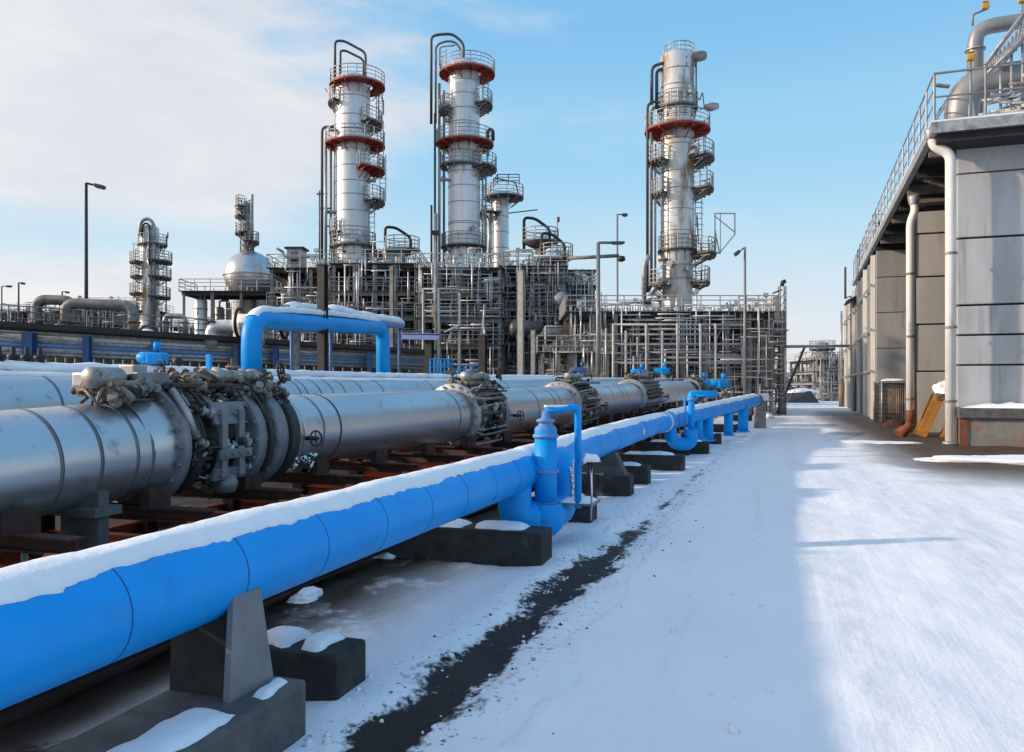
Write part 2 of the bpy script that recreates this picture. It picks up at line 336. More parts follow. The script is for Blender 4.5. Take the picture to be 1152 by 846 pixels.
def snow_cap(path, s0, s1, r, th, a_r, a_l, mb=None, step=.06, nz=1.0, seed=0, na=12):
    """blanket of snow lying on a pipe: a_r / a_l = how far it reaches down each side from the crown (radians)"""
    mb = mb or MB(); k = max(4, int((s1 - s0) / step)); vs = []; fs = []
    for i in range(k + 1):
        d = s0 + (s1 - s0) * i / k; p, t = path.at(d); side = t.cross(Vector((0, 0, 1))).normalized(); up = side.cross(t)
        e1 = noise.fractal(Vector((d * .9, seed, 0)), 1, 2, 5); e2 = noise.noise(Vector((d * 9, seed + 5, 0)))
        ar = a_r + (.18 * e1 + .06 * e2 + .05 * noise.noise(Vector((d * 23, seed + 2, 0)))) * nz; al = a_l + .12 * noise.noise(Vector((d * 1.3, seed + 9, 0)))
        endf = min(1, min(i, k - i) / 4 + .15)
        for j in range(na + 1):
            q = j / na; a = -al + (al + ar) * q
            prof = max(0, 1 - abs(2 * q - 1) ** 6) ** .5
            tt = th * prof * endf * (.95 + .35 * noise.noise(Vector((d * 1.6, a * 1.5, seed + 3))) + .18 * noise.noise(Vector((d * 7, a * 5, seed))))
            rr = r + .003 + tt
            vs.append(p + (side * math.sin(a) + up * math.cos(a)) * rr)
        b = len(vs) - na - 1
        vs.append(p + (side * math.sin(ar) + up * math.cos(ar)) * (r - .01)); vs.append(p + (side * math.sin(-al) + up * math.cos(-al)) * (r - .01))
    w = na + 3
    for i in range(k):
        for j in range(na): fs.append((i * w + j, (i + 1) * w + j, (i + 1) * w + j + 1, i * w + j + 1))
        fs.append((i * w + na, (i + 1) * w + na, (i + 1) * w + na + 1, i * w + na + 1))
        fs.append((i * w + na + 2, (i + 1) * w + na + 2, (i + 1) * w, i * w))
    mb.add(vs, fs, True); return mb
def snow_pad(mb, x0, x1, y0, y1, z, th, seed=0, n=None):
    nx = n or max(6, int((x1 - x0) / .05)); ny = n or max(6, int((y1 - y0) / .05)); nx = min(nx, 50); ny = min(ny, 50); vs = []
    for j in range(ny + 1):
        for i in range(nx + 1):
            u = i / nx * 2 - 1; v = j / ny * 2 - 1; x = x0 + (x1 - x0) * i / nx; y = y0 + (y1 - y0) * j / ny
            h = max(0, (1 - abs(u) ** 5)) ** .6 * max(0, (1 - abs(v) ** 5)) ** .6
            nn = noise.fractal(Vector((x * 2.3, y * 2.3, seed)), 1, 2, 4)
            e = .09 * nn; vs.append((x - abs(e) * u * abs(u), y - abs(e) * v * abs(v), z - .012 + h * th * (1 + .5 * nn)))
    fs = [(j * (nx + 1) + i, j * (nx + 1) + i + 1, (j + 1) * (nx + 1) + i + 1, (j + 1) * (nx + 1) + i) for j in range(ny) for i in range(nx)]
    return mb.add(vs, fs, True)
def lump(mb, c, d, seed, n=14):
    vs = []; fs = []
    for i in range(n + 1):
        for j in range(n * 2):
            t = PI / 2 * i / n; a = 2 * PI * j / (n * 2); v = Vector((math.cos(a) * math.sin(t), math.sin(a) * math.sin(t), math.cos(t)))
            k = 1 + .35 * noise.fractal(v * 1.3 + Vector((seed * 3.1, 0, 0)), 1, 2, 4)
            vs.append((c[0] + v.x * d[0] / 2 * k, c[1] + v.y * d[1] / 2 * k, c[2] - .02 + v.z * d[2] * k))
    m = n * 2
    for i in range(n):
        for j in range(m): fs.append((i * m + j, (i + 1) * m + j, (i + 1) * m + (j + 1) % m, i * m + (j + 1) % m))
    return mb.add(vs, fs, True)
# ================================================================== camera, light, sky
cam = bpy.data.cameras.new('camera'); co = bpy.data.objects.new('camera', cam); col.objects.link(co)
co.location = (0, 0, HC); co.rotation_euler = (PI / 2, 0, TH)
cam.sensor_width = 36; cam.lens = F / 1152 * 36; cam.shift_y = (HOR - 423) / 1152; cam.clip_end = 5000; cam.clip_start = .1
sc.camera = co
SUN_AZ = R(20); SUN_EL = R(19.2)
to_sun = Vector((-math.cos(SUN_AZ) * math.cos(SUN_EL), -math.sin(SUN_AZ) * math.cos(SUN_EL), math.sin(SUN_EL)))
sl = bpy.data.lights.new('sun', 'SUN'); so = bpy.data.objects.new('sun', sl); col.objects.link(so)
sl.energy = 4.5; sl.angle = R(1.4); sl.color = (1, .80, .62); so.rotation_euler = to_sun.to_track_quat('Z', 'Y').to_euler(); so.location = to_sun * 60
w = bpy.data.worlds.new('World'); sc.world = w; w.use_nodes = True
def sky():
    n = w.node_tree.nodes; l = w.node_tree.links; bg = n['Background']; bg.inputs[1].default_value = .1
    st = n.new('ShaderNodeTexSky'); st.sky_type = 'NISHITA'; st.sun_disc = False; st.sun_elevation = SUN_EL
    st.sun_rotation = math.atan2(to_sun.x, to_sun.y) % (2 * PI); st.air_density = 1.0; st.dust_density = .6; st.ozone_density = 2
    tc = n.new('ShaderNodeTexCoord'); sp = n.new('ShaderNodeSeparateXYZ'); l.new(tc.outputs['Generated'], sp.inputs[0])
    def M(op, a, b=None):
        q = n.new('ShaderNodeMath'); q.operation = op
        for i, v in enumerate((a, b)):
            if v is None: continue
            if isinstance(v, (int, float)): q.inputs[i].default_value = v
            else: l.new(v, q.inputs[i])
        return q.outputs[0]
    def S(v, a, b):
        q = n.new('ShaderNodeMapRange'); q.interpolation_type = 'SMOOTHSTEP'; q.inputs[1].default_value = min(a, b); q.inputs[2].default_value = max(a, b)
        if a > b: q.inputs[3].default_value = 1; q.inputs[4].default_value = 0
        l.new(v, q.inputs[0]); return q.outputs[0]
    cr = n.new('ShaderNodeValToRGB'); e = cr.color_ramp; e.interpolation = 'EASE'
    stops = [(0, (.88, .91, .96)), (.06, (.78, .89, .98)), (.15, (.57, .82, .98)), (.28, (.38, .71, .97)), (.42, (.25, .59, .94)), (1, (.30, .52, .88))]
    while len(e.elements) < len(stops): e.elements.new(.5)
    for q, (p, c) in zip(e.elements, stops): q.position = p; q.color = (*c, 1)
    l.new(M('MAXIMUM', sp.outputs[2], 0.), cr.inputs[0])
    def vec(scale, st3, det, off, ro=.55):
        mp = n.new('ShaderNodeMapping'); mp.inputs['Scale'].default_value = st3; mp.inputs['Location'].default_value = off; l.new(tc.outputs['Generated'], mp.inputs[0])
        t = n.new('ShaderNodeTexNoise'); t.inputs['Scale'].default_value = scale; t.inputs['Detail'].default_value = det; t.inputs['Roughness'].default_value = ro; t.inputs['Distortion'].default_value = .3
        l.new(mp.outputs[0], t.inputs['Vector']); return t.outputs[0]
    z = sp.outputs[2]
    left = n.new('ShaderNodeVectorMath'); left.operation = 'DOT_PRODUCT'; l.new(tc.outputs['Generated'], left.inputs[0]); left.inputs[1].default_value = (-CT, -ST, 0)
    lf = left.outputs['Value']
    n1 = vec(2.2, (1, 1, 2.6), 8, (3.1, 1.2, .4)); n2 = vec(5, (1, 1, 3.4), 7, (1, 7, 2))
    bias = M('MULTIPLY', S(lf, -.06, .42), .30)
    c1 = S(M('ADD', M('ADD', M('MULTIPLY', n1, .75), M('MULTIPLY', n2, .25)), bias), .54, .78)
    gap = S(M('ABSOLUTE', M('SUBTRACT', z, .165)), .0, .05)          # blue gap between upper and lower cloud
    c1 = M('MULTIPLY', c1, M('ADD', M('MULTIPLY', gap, .75), .25))
    low = M('MULTIPLY', S(z, .21, .04), S(M('ADD', M('MULTIPLY', n2, .55), M('MULTIPLY', n1, .45)), .33, .55))
    low = M('MULTIPLY', low, M('ADD', M('MULTIPLY', S(lf, -.5, .1), .35), .65))
    cl = M('MULTIPLY', M('MAXIMUM', c1, low), .94)
    mx = n.new('ShaderNodeMix'); mx.data_type = 'RGBA'; l.new(cl, mx.inputs[0]); l.new(cr.outputs[0], mx.inputs[6])
    cc = n.new('ShaderNodeMix'); cc.data_type = 'RGBA'; l.new(S(vec(3.2, (1, 1, 3), 8, (5, 2, 8), .6), .38, .66), cc.inputs[0]); cc.inputs[6].default_value = (.84, .845, .885, 1); cc.inputs[7].default_value = (.97, .955, .95, 1); l.new(cc.outputs[2], mx.inputs[7])
    sc10 = n.new('ShaderNodeVectorMath'); sc10.operation = 'SCALE'; sc10.inputs[3].default_value = 10; l.new(mx.outputs[2], sc10.inputs[0])
    fin = n.new('ShaderNodeMix'); fin.data_type = 'RGBA'; fin.inputs[0].default_value = .88
    l.new(st.outputs[0], fin.inputs[6]); l.new(sc10.outputs[0], fin.inputs[7]); l.new(fin.outputs[2], bg.inputs[0])
sky()
sc.view_settings.view_transform = 'Standard'; sc.view_settings.look = 'None'; sc.view_settings.exposure = 0; sc.view_settings.gamma = 1
sc.render.engine = 'CYCLES'
try:
    sc.cycles.use_denoising = True; sc.cycles.denoiser = 'OPENIMAGEDENOISE'
    sc.cycles.max_bounces = 6; sc.cycles.diffuse_bounces = 3; sc.cycles.glossy_bounces = 3
except Exception: pass
# ================================================================== ground and road
def strip_mask(x, y):
    d = abs(x - (-2.22 + .035 * (y - 5))); nn = noise.fractal(Vector((x * 2.2, y * 1.1, 3)), 1, 2, 4) * .2
    return max(0, 1 - max(0, d + nn - .12) / .22) * max(0, min(1, (20 - y) / 8))
def height(x, y):
    h = .035 * noise.fractal(Vector((x * .7, y * .35, 1)), 1, 2, 4) + .012 * noise.fractal(Vector((x * 3.1, y * 2.0, 7)), 1, 2, 4)
    d = abs(x - (-2.22 + .035 * (y - 5)))
    h += .05 * math.exp(-((d - .55) / .28) ** 2) * (.6 + .6 * noise.noise(Vector((x, y * .8, 4)))) * max(0, min(1, (24 - y) / 8))
    h -= .05 * strip_mask(x, y)
    if x < -3.5: h += .05 * noise.fractal(Vector((x * 1.1, y * 1.1, 11)), 1, 2, 4)
    if x > 1: h += .012 * math.sin(x * 5.2 + .4 * noise.noise(Vector((0, y * .15, 2)))) * noise.noise(Vector((x * .4, y * .08, 5)))
    return h
def sheet(name, xs, ys, fn, off=0):
    vs = [(x, y, fn(x, y) + off) for y in ys for x in xs]; nx = len(xs)
    fs = [(j * nx + i, j * nx + i + 1, (j + 1) * nx + i + 1, (j + 1) * nx + i) for j in range(len(ys) - 1) for i in range(nx - 1)]
    mb = MB(); mb.add(vs, fs, True); return mb.build(name, 'snow_ground')
def lin(a, b, n): return [a + (b - a) * i / n for i in range(n + 1)]
ys = [-2500, -400, -60, -12] + lin(-4, 14, 190) + [14.1 + .1 * (1.028 ** i - 1) / .028 for i in range(1, 108)] + [120, 200, 400, 900, 2500]
ys = sorted(y for y in set(ys))
xs = [-2500, -700, -200, -60, -30, -20] + lin(-13, -4, 45) + lin(-3.9, -1.3, 52) + [-1.2, -1, -.5, 0, 2, 5, 10, 20, 60, 300, 2500]
far = lambda x, y: (height(x, y) if -14 < x < 12 and -5 < y < 60 else 0) - (.09 if -1.3 <= x <= 9 and -5 < y < 95 else 0)
structure(sheet('ground', xs, ys, far))
ys2 = lin(-4, 14, 150) + [14.1 + .12 * (1.03 ** i - 1) / .03 for i in range(1, 100)]; ys2 = [y for y in ys2 if y < 100] + [110.]
def road(x, y):
    e = -1.5 + .25 * noise.fractal(Vector((y * .8, 0, 5)), 1, 2, 4)
    return (height(x, y) if y < 60 else height(x, 60)) + .012 - .25 * max(0, min(1, (e - x) / .25)) - .3 * max(0, min(1, (x - 11.5) / 2))
structure(sheet('road', lin(-2.1, -.9, 24)[:-1] + lin(-.9, 14, 150), ys2, road))
# ================================================================== blue pipeline with snow
def wp(px, cz, z): v = C(X_(px, cz), cz); return Vector((v.x, v.y, z))
BR = .28
blueA = Path([(-3.29, -7, 1.05), (-3.29, 0, 1.05), (-3.29, 4.4, 1.05), (-3.29, 8, 1.04), (-3.29, 10.45, 1.03)])
pe = blueA.at(blueA.L)[0]; Y0 = pe.y + .15
b0 = Vector((pe.x + .36, Y0 + .95, 1.06))
blueB = Path([pe - Vector((0, .02, 0)), wp(700, 18.2, 1.1), wp(745, 24, 1.12), wp(800, 30, 1.30), wp(850, 38, 1.55)])
bp = thing('blue_pipeline', 'thick bright blue pipe along the road under a blanket of snow, with risers and legs', 'pipeline', (-3.29, 4, 0))
low = .40
A_pts = blueA.seg(0, blueA.L - .01)
dl = Vector((pe.x, Y0 - .28, 0))
legA = fillet([Vector((dl.x, dl.y, 1.03)), Vector((dl.x, dl.y, low)), Vector((pe.x + .36, Y0, low))], .30, 8)
mb = MB(); mb.tube(A_pts, BR, 48); mb.build('pipe_body', 'blue', bp)
mb = MB(); mb.tube(legA, BR * .82, 36); mb.build('drop_leg', 'blue', bp)
mb = MB(); q = Vector((pe.x + .36, Y0, low))
lp = fillet([q + Vector((0, -.12, 0)), Vector((q.x, b0.y, low)), Vector((q.x, b0.y, 1.04)), blueB.at(2.1)[0]], .40, 8)
mb.tube(lp, BR * .80, 36); mb.build('return_bend', 'blue', bp)
mb = MB(); mb.lathe([(.0, -.27), (.14, -.235), (.23, -.14), (.27, 0), (.235, .13), (.20, .2)], q + Vector((0, -.02, 0)), n=32)
mb.tube([q + Vector((0, 0, 0)), q + Vector((0, 0, 1.22))], .155, 32); rz = mb.build('riser', 'blue', bp)
mb = MB(); mb.lathe([(.158, 1.10), (.18, 1.10), (.18, 1.14), (.155, 1.145), (.155, 1.22), (.13, 1.25), (.10, 1.27), (.10, 1.31), (.13, 1.315), (.13, 1.345), (.06, 1.37), (.05, 1.46), (0, 1.47)], q, n=28); mb.build('valve_cap', 'blue_pale', rz)
mb = MB(); mb.ring(q, .157, .185, low + .62, low + .66); mb.ring(q, .157, .175, low + .2, low + .215); mb.build('collar', 'blue_pale', rz)
e = q + Vector((.38, .32, 0))
mb = MB(); hp = fillet([q + Vector((0, 0, 1.46)), Vector((e.x, e.y, q.z + 1.52)), Vector((e.x, e.y, q.z + .1))], .08, 4); mb.tube(hp, .05, 14); mb.build('vent_line', 'blue', rz)
mb = MB(); mb.box((q.x + .12, q.y + .1, q.z + 1.53), (.34, .07, .03), rz=.7, bev=.008); mb.build('snow', 'snow', rz)
# the round-topped gauge post and its snowy base beside the riser
gp = e + Vector((.22, -.12, 0))
mb = MB(); mb.rod((gp.x, gp.y, .35), (gp.x, gp.y, 1.15), .016, 8); gz = mb.build('gauge_post', 'chrome', bp)
mb = MB(); mb.lathe([(0, -.055), (.09, -.05), (.13, -.02), (.135, 0)], (gp.x, gp.y, 1.17), n=20); mb.build('gauge_dish', 'rubber', gz)
mb = MB(); lump(mb, (gp.x, gp.y, 1.17), (.25, .25, .13), 3); mb.build('snow', 'snow', gz)
mb = MB(); mb.span(q.x + .1, q.x + .62, q.y + .25, q.y + .75, low + .14, low + .17, bev=.01); tb = mb.build('drip_tray', 'grey_paint', bp)
mb = MB(); snow_pad(mb, q.x + .1, q.x + .6, q.y + .25, q.y + .75, low + .17, .06, 4); mb.build('snow', 'snow', tb)
mb = MB()
for i in range(7):
    a = Vector((q.x + .22 + .05 * random.random(), q.y + .5 + .2 * random.random(), low + .17 + .08 * i)); mb.lathe([(0, 0), (.03, .005), (.035, .03), (.02, .05), (.03, .07), (0, .08)], a, n=10)
mb.rod((q.x + .25, q.y + .6, low + .15), (q.x + .25, q.y + .6, low + .75), .012); mb.build('sampling_valve', 'chrome', bp)
# second run
mb = MB(); mb.tube(blueB.seg(0, blueB.L), BR, 48); mb.build('pipe_body', 'blue', bp)
mb = MB(); blueA.band(mb, .01, .1, .1)
for path, ds in ((blueA, [7.4 + i * 0.93 for i in range(11)]), (blueB, [.05, 2.6, 4.2, 6.0, 9.5, 12, 15, 19, 23])):
    for k, d in enumerate(ds):
        mb = MB(); path.band(mb, d, BR + .0025, .007 if path is blueA else .014); mb.build('weld_seam', 'blue_seam', bp)
mb = MB(); snow_cap(blueA, 1, blueA.L + .0, BR, .04, .66, 1.0, mb, .03, 1.0, 1); mb.build('snow_cap', 'snow', bp)
mb = MB(); snow_cap(blueB, -.0, blueB.s_px(744), BR, .042, .70, 1.0, mb, .06, 1.1, 2); mb.build('snow_cap', 'snow', bp)
mb = MB(); snow_cap(blueB, blueB.s_px(752), blueB.L, BR, .06, .8, 1.0, mb, .1, 1.2, 3); mb.build('snow_cap', 'snow', bp)
s = blueB.s_px(746); mb = MB(); blueB.band(mb, s, BR + .035, .16); mb.build('expansion_collar', 'white_band', bp)
s = blueB.s_px(712); p, t = blueB.at(s); sd = t.cross(Vector((0, 0, 1))).normalized()
mb = MB(); vs = [p + (sd * math.cos(.35 * 0 + .32 * math.sin(a) * .9) + Vector((0, 0, 1)) * math.sin(.32 * math.sin(a) * .9)) * (BR + .006) + t * .16 * math.cos(a) for a in [2 * PI * i / 20 for i in range(20)]]
mb.add([p + sd * (BR + .012)] + vs, [(0, i + 1, (i + 1) % 20 + 1) for i in range(20)]); mb.build('inspection_disc', 'white_band', bp)
# second riser loop
s = blueB.s_px(752); p, t = blueB.at(s); sd = t.cross(Vector((0, 0, 1))).normalized(); lo2 = .42
mb = MB(); a = p + sd * .1; c_ = a + sd * .55 + t * .25
mb.tube(fillet([p, Vector((a.x, a.y, lo2)), Vector((c_.x, c_.y, lo2)), Vector((c_.x, c_.y, lo2 + .45))], .3, 7), .2, 28); mb.build('drop_leg', 'blue', bp)
mb = MB(); mb.tube(fillet([Vector((c_.x, c_.y, lo2 + .1)), Vector((c_.x, c_.y, 1.98)), Vector((c_.x + .75, c_.y + .35, 1.98))], .02, 2), .10, 16)
mb.rod((c_.x - .2, c_.y - .02, .7), (c_.x - .2, c_.y - .02, 1.9), .04, 10); rz = mb.build('riser', 'blue', bp)
mb = MB(); mb.lathe([(.11, 1.75), (.15, 1.76), (.15, 1.84), (.11, 1.85)], (c_.x, c_.y, 0), n=20); mb.build('collar', 'blue_pale', rz)
for px, r, dd in ((781, .19, .1), (794, .19, .1), (817, .18, .08), (833, .22, .1)):
    s = blueB.s_px(px); p, t = blueB.at(s); sd = t.cross(Vector((0, 0, 1))).normalized(); p = p + sd * dd
    mb = MB(); mb.tube([(p.x, p.y, .2), (p.x, p.y, p.z)], r, 24); mb.lathe([(r, .22), (r + .07, .22), (r + .07, .27), (r, .27)], (p.x, p.y, 0), n=24); mb.build('support_leg', 'blue', bp)
p, t = blueB.at(blueB.L); mb = MB(); mb.lathe([(0, 0), (.33, 0), (.33, .12), (0, .12)], m=Matrix.Translation(p) @ t.to_track_quat('Z', 'Y').to_matrix().to_4x4(), n=28); mb.build('end_flange', 'blue_steel', bp)
# ------------------------------------------------------------------ concrete footings under the blue pipe
def footing(name, label, x1, y, L, Wd, H, ped=None, snow=(.0, .5), seed=0, rz=0):
    t = thing(name, label, 'concrete block', (x1 - L / 2, y, 0), rz=0, group='concrete footings along the blue pipe')
    mb = MB(); mb.box((x1 - L / 2, y, H / 2 - .03), (L, Wd, H + .06), bev=.035); mb.build('block', 'concrete_dark', t)
    if ped:
        mb = MB(); a, zt = ped; xm = -3.29 if y < 12 else x1 - .62
        prof = [(xm - .62, H), (xm + .52, H), (xm + .30, zt), (xm - .36, zt)]; th = .17
        vs = [(x, y + s * th, z) for s in (-1, 1) for x, z in prof]
        mb.add(vs, [(0, 1, 2, 3), (7, 6, 5, 4), (0, 4, 5, 1), (1, 5, 6, 2), (2, 6, 7, 3), (3, 7, 4, 0)])
        mb.span(xm - .66, xm + .56, y - .2, y + .2, H - .002, H + .03); mb.build('pedestal', 'concrete_grey', t)
    mb = MB()
    for k, (a, b) in enumerate(snow if isinstance(snow[0], tuple) else (snow,)):
        snow_pad(mb, x1 - L * b, x1 - L * a - .03, y - Wd / 2 + .03, y + Wd / 2 - .03, H, .075, seed + k)
    mb.build('snow', 'snow', t)
    return t
t = thing('concrete_footing', 'nearest concrete footing with grey tapered pedestal holding up the blue pipe', 'concrete block', (-3.3, 3.4, 0), group='concrete footings along the blue pipe')
mb = MB(); mb.box((-3.13, 3.1, .15), (.72, 2.56, .42), bev=.03); mb.build('block', 'concrete_grey', t)
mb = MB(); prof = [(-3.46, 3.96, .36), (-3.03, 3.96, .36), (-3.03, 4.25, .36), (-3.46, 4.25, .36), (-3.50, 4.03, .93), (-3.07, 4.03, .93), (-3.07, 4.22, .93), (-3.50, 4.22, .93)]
mb.add(prof, [(3, 2, 1, 0), (4, 5, 6, 7), (0, 1, 5, 4), (1, 2, 6, 5), (2, 3, 7, 6), (3, 0, 4, 7)]); mb.build('shaded_front', 'steel_dark', t)  # pedestal body; its shade is put in as a dark colour
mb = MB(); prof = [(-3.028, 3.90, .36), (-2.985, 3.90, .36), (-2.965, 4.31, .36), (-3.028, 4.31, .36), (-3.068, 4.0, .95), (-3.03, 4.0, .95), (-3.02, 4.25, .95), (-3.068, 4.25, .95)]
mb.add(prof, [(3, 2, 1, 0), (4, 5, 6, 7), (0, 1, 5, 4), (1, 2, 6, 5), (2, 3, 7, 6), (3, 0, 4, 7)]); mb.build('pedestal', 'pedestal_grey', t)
mb = MB(); snow_pad(mb, -3.16, -2.80, 2.3, 3.82, .36, .06, 1); snow_pad(mb, -2.95, -2.80, 3.98, 4.34, .36, .05, 2); mb.build('snow', 'snow', t)
footing('concrete_footing', 'short dark concrete block with two cushions of snow, beside the nearest pedestal', -2.83, 5.06, .78, .44, .34, snow=((.14, .47), (.49, .95)), seed=4)
footing('concrete_footing', 'long dark concrete block edged with snow, lying under the pipe before the first riser', -2.62, 9.55, 2.3, .52, .42, snow=((.10, .42), (.44, .9)), seed=7)
pts = [(665, 590, 0, 1.4, 'black concrete block right behind the tray of the first riser'), (709, 559, 1, 1.9, 'concrete block with a square dark pedestal, first one past the first riser'),
       (729, 545, 0, 1.5, 'rounded dark block half hidden behind the square pedestal'), (769, 530, 0, 2.0, 'dark block under the second riser of the blue pipe'),
       (775, 512, 0, 1.6, 'low dark block just before the pair of blue legs'), (797, 511, 0, 1.7, 'block carrying the nearer of the two close blue legs'),
       (811, 500, 0, 1.5, 'block carrying the farther of the two close blue legs'), (833, 487, 0, 1.6, 'small far block under the single blue leg'), (846, 474, 0, 1.5, 'smallest and farthest block under the end of the blue pipe')]
for i, (px, py, ped, L, lab) in enumerate(pts):
    v = G(px, py); footing('concrete_footing', lab, v.x, v.y + .25, L, .5, .40, ped=(0, .86) if ped else None, snow=(.1, .8), seed=11 + i)
# ================================================================== silver pipe lines
SR = .495; KS = .9
def ks(x, y, z): return (x * KS, y * KS, HC - (HC - z) * KS)
def wk(px, cz, z): return wp(px, cz * KS, HC - (HC - z) * KS)
silver1 = Path([(-6.65, -6, 1.36), (-6.52, 2, 1.40), (-6.42, 4.6, 1.47), (-6.37, 6.3, 1.535), (-6.37, 9.3, 1.585), wk(480, 16.3, 1.57), wk(600, 21.2, 1.63), wk(690, 29, 1.75), wk(750, 40, 1.93), wk(785, 52, 2.0)], .2)
s1 = thing('silver_pipeline', 'thick front silver steel pipe with ring seams, running in from the left edge', 'pipeline', (-6.37, 6, 0))
def gaps(path, pxs): return [path.s_px(p) for p in pxs]
v1c = silver1.s_px(257); v2c = silver1.s_px(527); v3c = silver1.s_px(641); v4c = silver1.s_px(718)
segs = [(0, v1c - 1.38), (v1c + .9, v2c - .7), (v2c + .7, v3c - .9), (v3c + .9, v4c - 1.7), (v4c + 1.9, silver1.s_px(771))]
for a, b in segs:
    mb = MB(); mb.tube(silver1.seg(a, b), SR, 56); mb.build('pipe_body', 'silver', s1)
def seam(path, px, r, parent, m='rubber', w=.022, s=None):
    mb = MB(); d = path.s_px(px) if s is None else s
    path.band(mb, d, r + .007, w * 1.5, 56); o = mb.build('seam_band', 'grey_paint', parent)
    mb = MB(); path.band(mb, d + w * 1.15, r + .003, w * .8, 56); mb.build('seam_line', m, o)  # dark joint line beside the band
for px in (-60, 12, 60, 104, 131, 333, 349, 353, 494, 503, 585, 604, 612, 674, 684, 690, 752, 760): seam(silver1, px, SR, s1, w=.016)
s = silver1.s_px(16)
for px, zf in ((68, .55),):
    p, t = silver1.at(silver1.s_px(px)); sd = t.cross(Vector((0, 0, 1)))
    mb = MB(); mb.span(p.x + .05, p.x + .50, p.y - .06, p.y + .06, -.05, p.z - SR + .2); mb.span(p.x - .5, p.x + .56, p.y - .16, p.y + .16, p.z - SR - .02, p.z - SR + .06); mb.build('support_plate', 'concrete_grey', s1)
SR2 = .55
silver2 = Path([(-10, -4, 1.83), (-10, 5, 1.83), (-10, 14, 1.83), wp(500, 24.5, 1.86), wp(600, 30, 1.95), wp(760, 55, 2.2)], .25)
s2 = thing('silver_pipeline', 'second silver steel pipe, just behind the front one, ring seams and valve on top', 'pipeline', (-10, 6, 0))
mb = MB(); mb.tube(silver2.seg(0, silver2.L), SR2, 48); mb.build('pipe_body', 'silver', s2)
for px in (40, 318, 325, 338, 352, 368, 386, 415, 470, 560, 690): seam(silver2, px, SR2, s2, w=.016)
mb = MB(); snow_cap(silver2, 1, silver2.L - 1, SR2, .035, .30, .35, mb, .25, .6, 8, 8); mb.build('snow_cap', 'snow', s2)
mb = MB(); snow_cap(silver1, silver1.s_px(560), silver1.s_px(770), SR, .02, .12, .3, mb, .25, .6, 8, 8)
silver3 = Path([(-14, -6, 2.25), (-14, 4, 2.25), (-14, 16, 2.27), wp(480, 33, 2.3), wp(640, 48, 2.45)], .3)
s3 = thing('snowy_blue_pipe', 'pale blue pipe almost buried in smooth snow, behind the two silver pipes', 'pipeline', (-14, 6, 0))
a = silver3.s_px(263); b = silver3.s_px(268)
for q0, q1, sd_ in ((0, a, 1), (b, silver3.L, 2)):
    mb = MB(); mb.tube(silver3.seg(q0, q1), .34, 36); mb.lathe([(.33, 0), (.28, .10), (.15, .17), (0, .2)], m=Matrix.Translation(silver3.at(q1)[0]) @ silver3.at(q1)[1].to_track_quat('Z', 'Y').to_matrix().to_4x4(), n=28); mb.build('pipe_body', 'blue_pale', s3)
    mb = MB(); snow_cap(silver3, q0, q1, .34, .10, .95, 1.0, mb, .15, 1.6, 20 + sd_); mb.build('snow_cap', 'snow', s3)
s = silver3.s_px(295); mb = MB(); p, t = silver3.at(silver3.s_px(301)); silver3.band(mb, silver3.s_px(301), .37, .9, 36); cl = mb.build('sleeve', 'blue', s3)
mb = MB(); silver3.band(mb, silver3.s_px(301) - .2, .376, .03); silver3.band(mb, silver3.s_px(301) + .2, .376, .03); mb.build('strap', 'black', cl)
for px in (4, 17, 31, 45):                                  # black stubs poking out of the snow
    p, t = silver3.at(silver3.s_px(px)); mb = MB(); mb.lathe([(.075, .2), (.085, .48), (.11, .49), (.11, .56), (.05, .57), (.04, .72), (0, .72)], p, n=14)
    mb.build('vent_stub', 'black', s3)
# ------------------------------------------------------------------ valve assemblies on the front pipe
def bolts(mb, y, r, n, ax=1, rb=.032, h=.05, ph=0):
    for i in range(n):
        a = 2 * PI * i / n + ph; c = Vector((r * math.cos(a), y, r * math.sin(a))); mb.tube([c - Vector((0, h, 0)), c + Vector((0, h, 0))], rb, 6)
def ringY(mb, y0, y1, r, ri=None, n=48, ch=.012):
    ri = ri or .4; return mb.lathe([(ri, y0), (r - ch, y0), (r, y0 + ch), (r, y1 - ch), (r - ch, y1), (ri, y1)], axis='Y', n=n)
def fitting(mb, c, s, rnd):
    """a small pipe fitting: nut, body and stub turned along a random axis"""
    d = Vector((rnd.uniform(-1, 1), rnd.uniform(-1, 1), rnd.uniform(-.6, 1))).normalized(); m = Matrix.Translation(c) @ d.to_track_quat('Z', 'Y').to_matrix().to_4x4()
    mb.lathe([(0, -s), (s * .5, -s), (s * .5, -.6 * s), (s * .8, -.6 * s), (s * .8, -.2 * s), (s * .45, -.15 * s), (s * .45, .5 * s), (s * .7, .5 * s), (s * .7, .8 * s), (0, .85 * s)], m=m, n=8, smooth=False)
def arc(r, a0, a1, y, n=8): return [Vector((r * math.cos(a0 + (a1 - a0) * i / n), y, r * math.sin(a0 + (a1 - a0) * i / n))) for i in range(n + 1)]
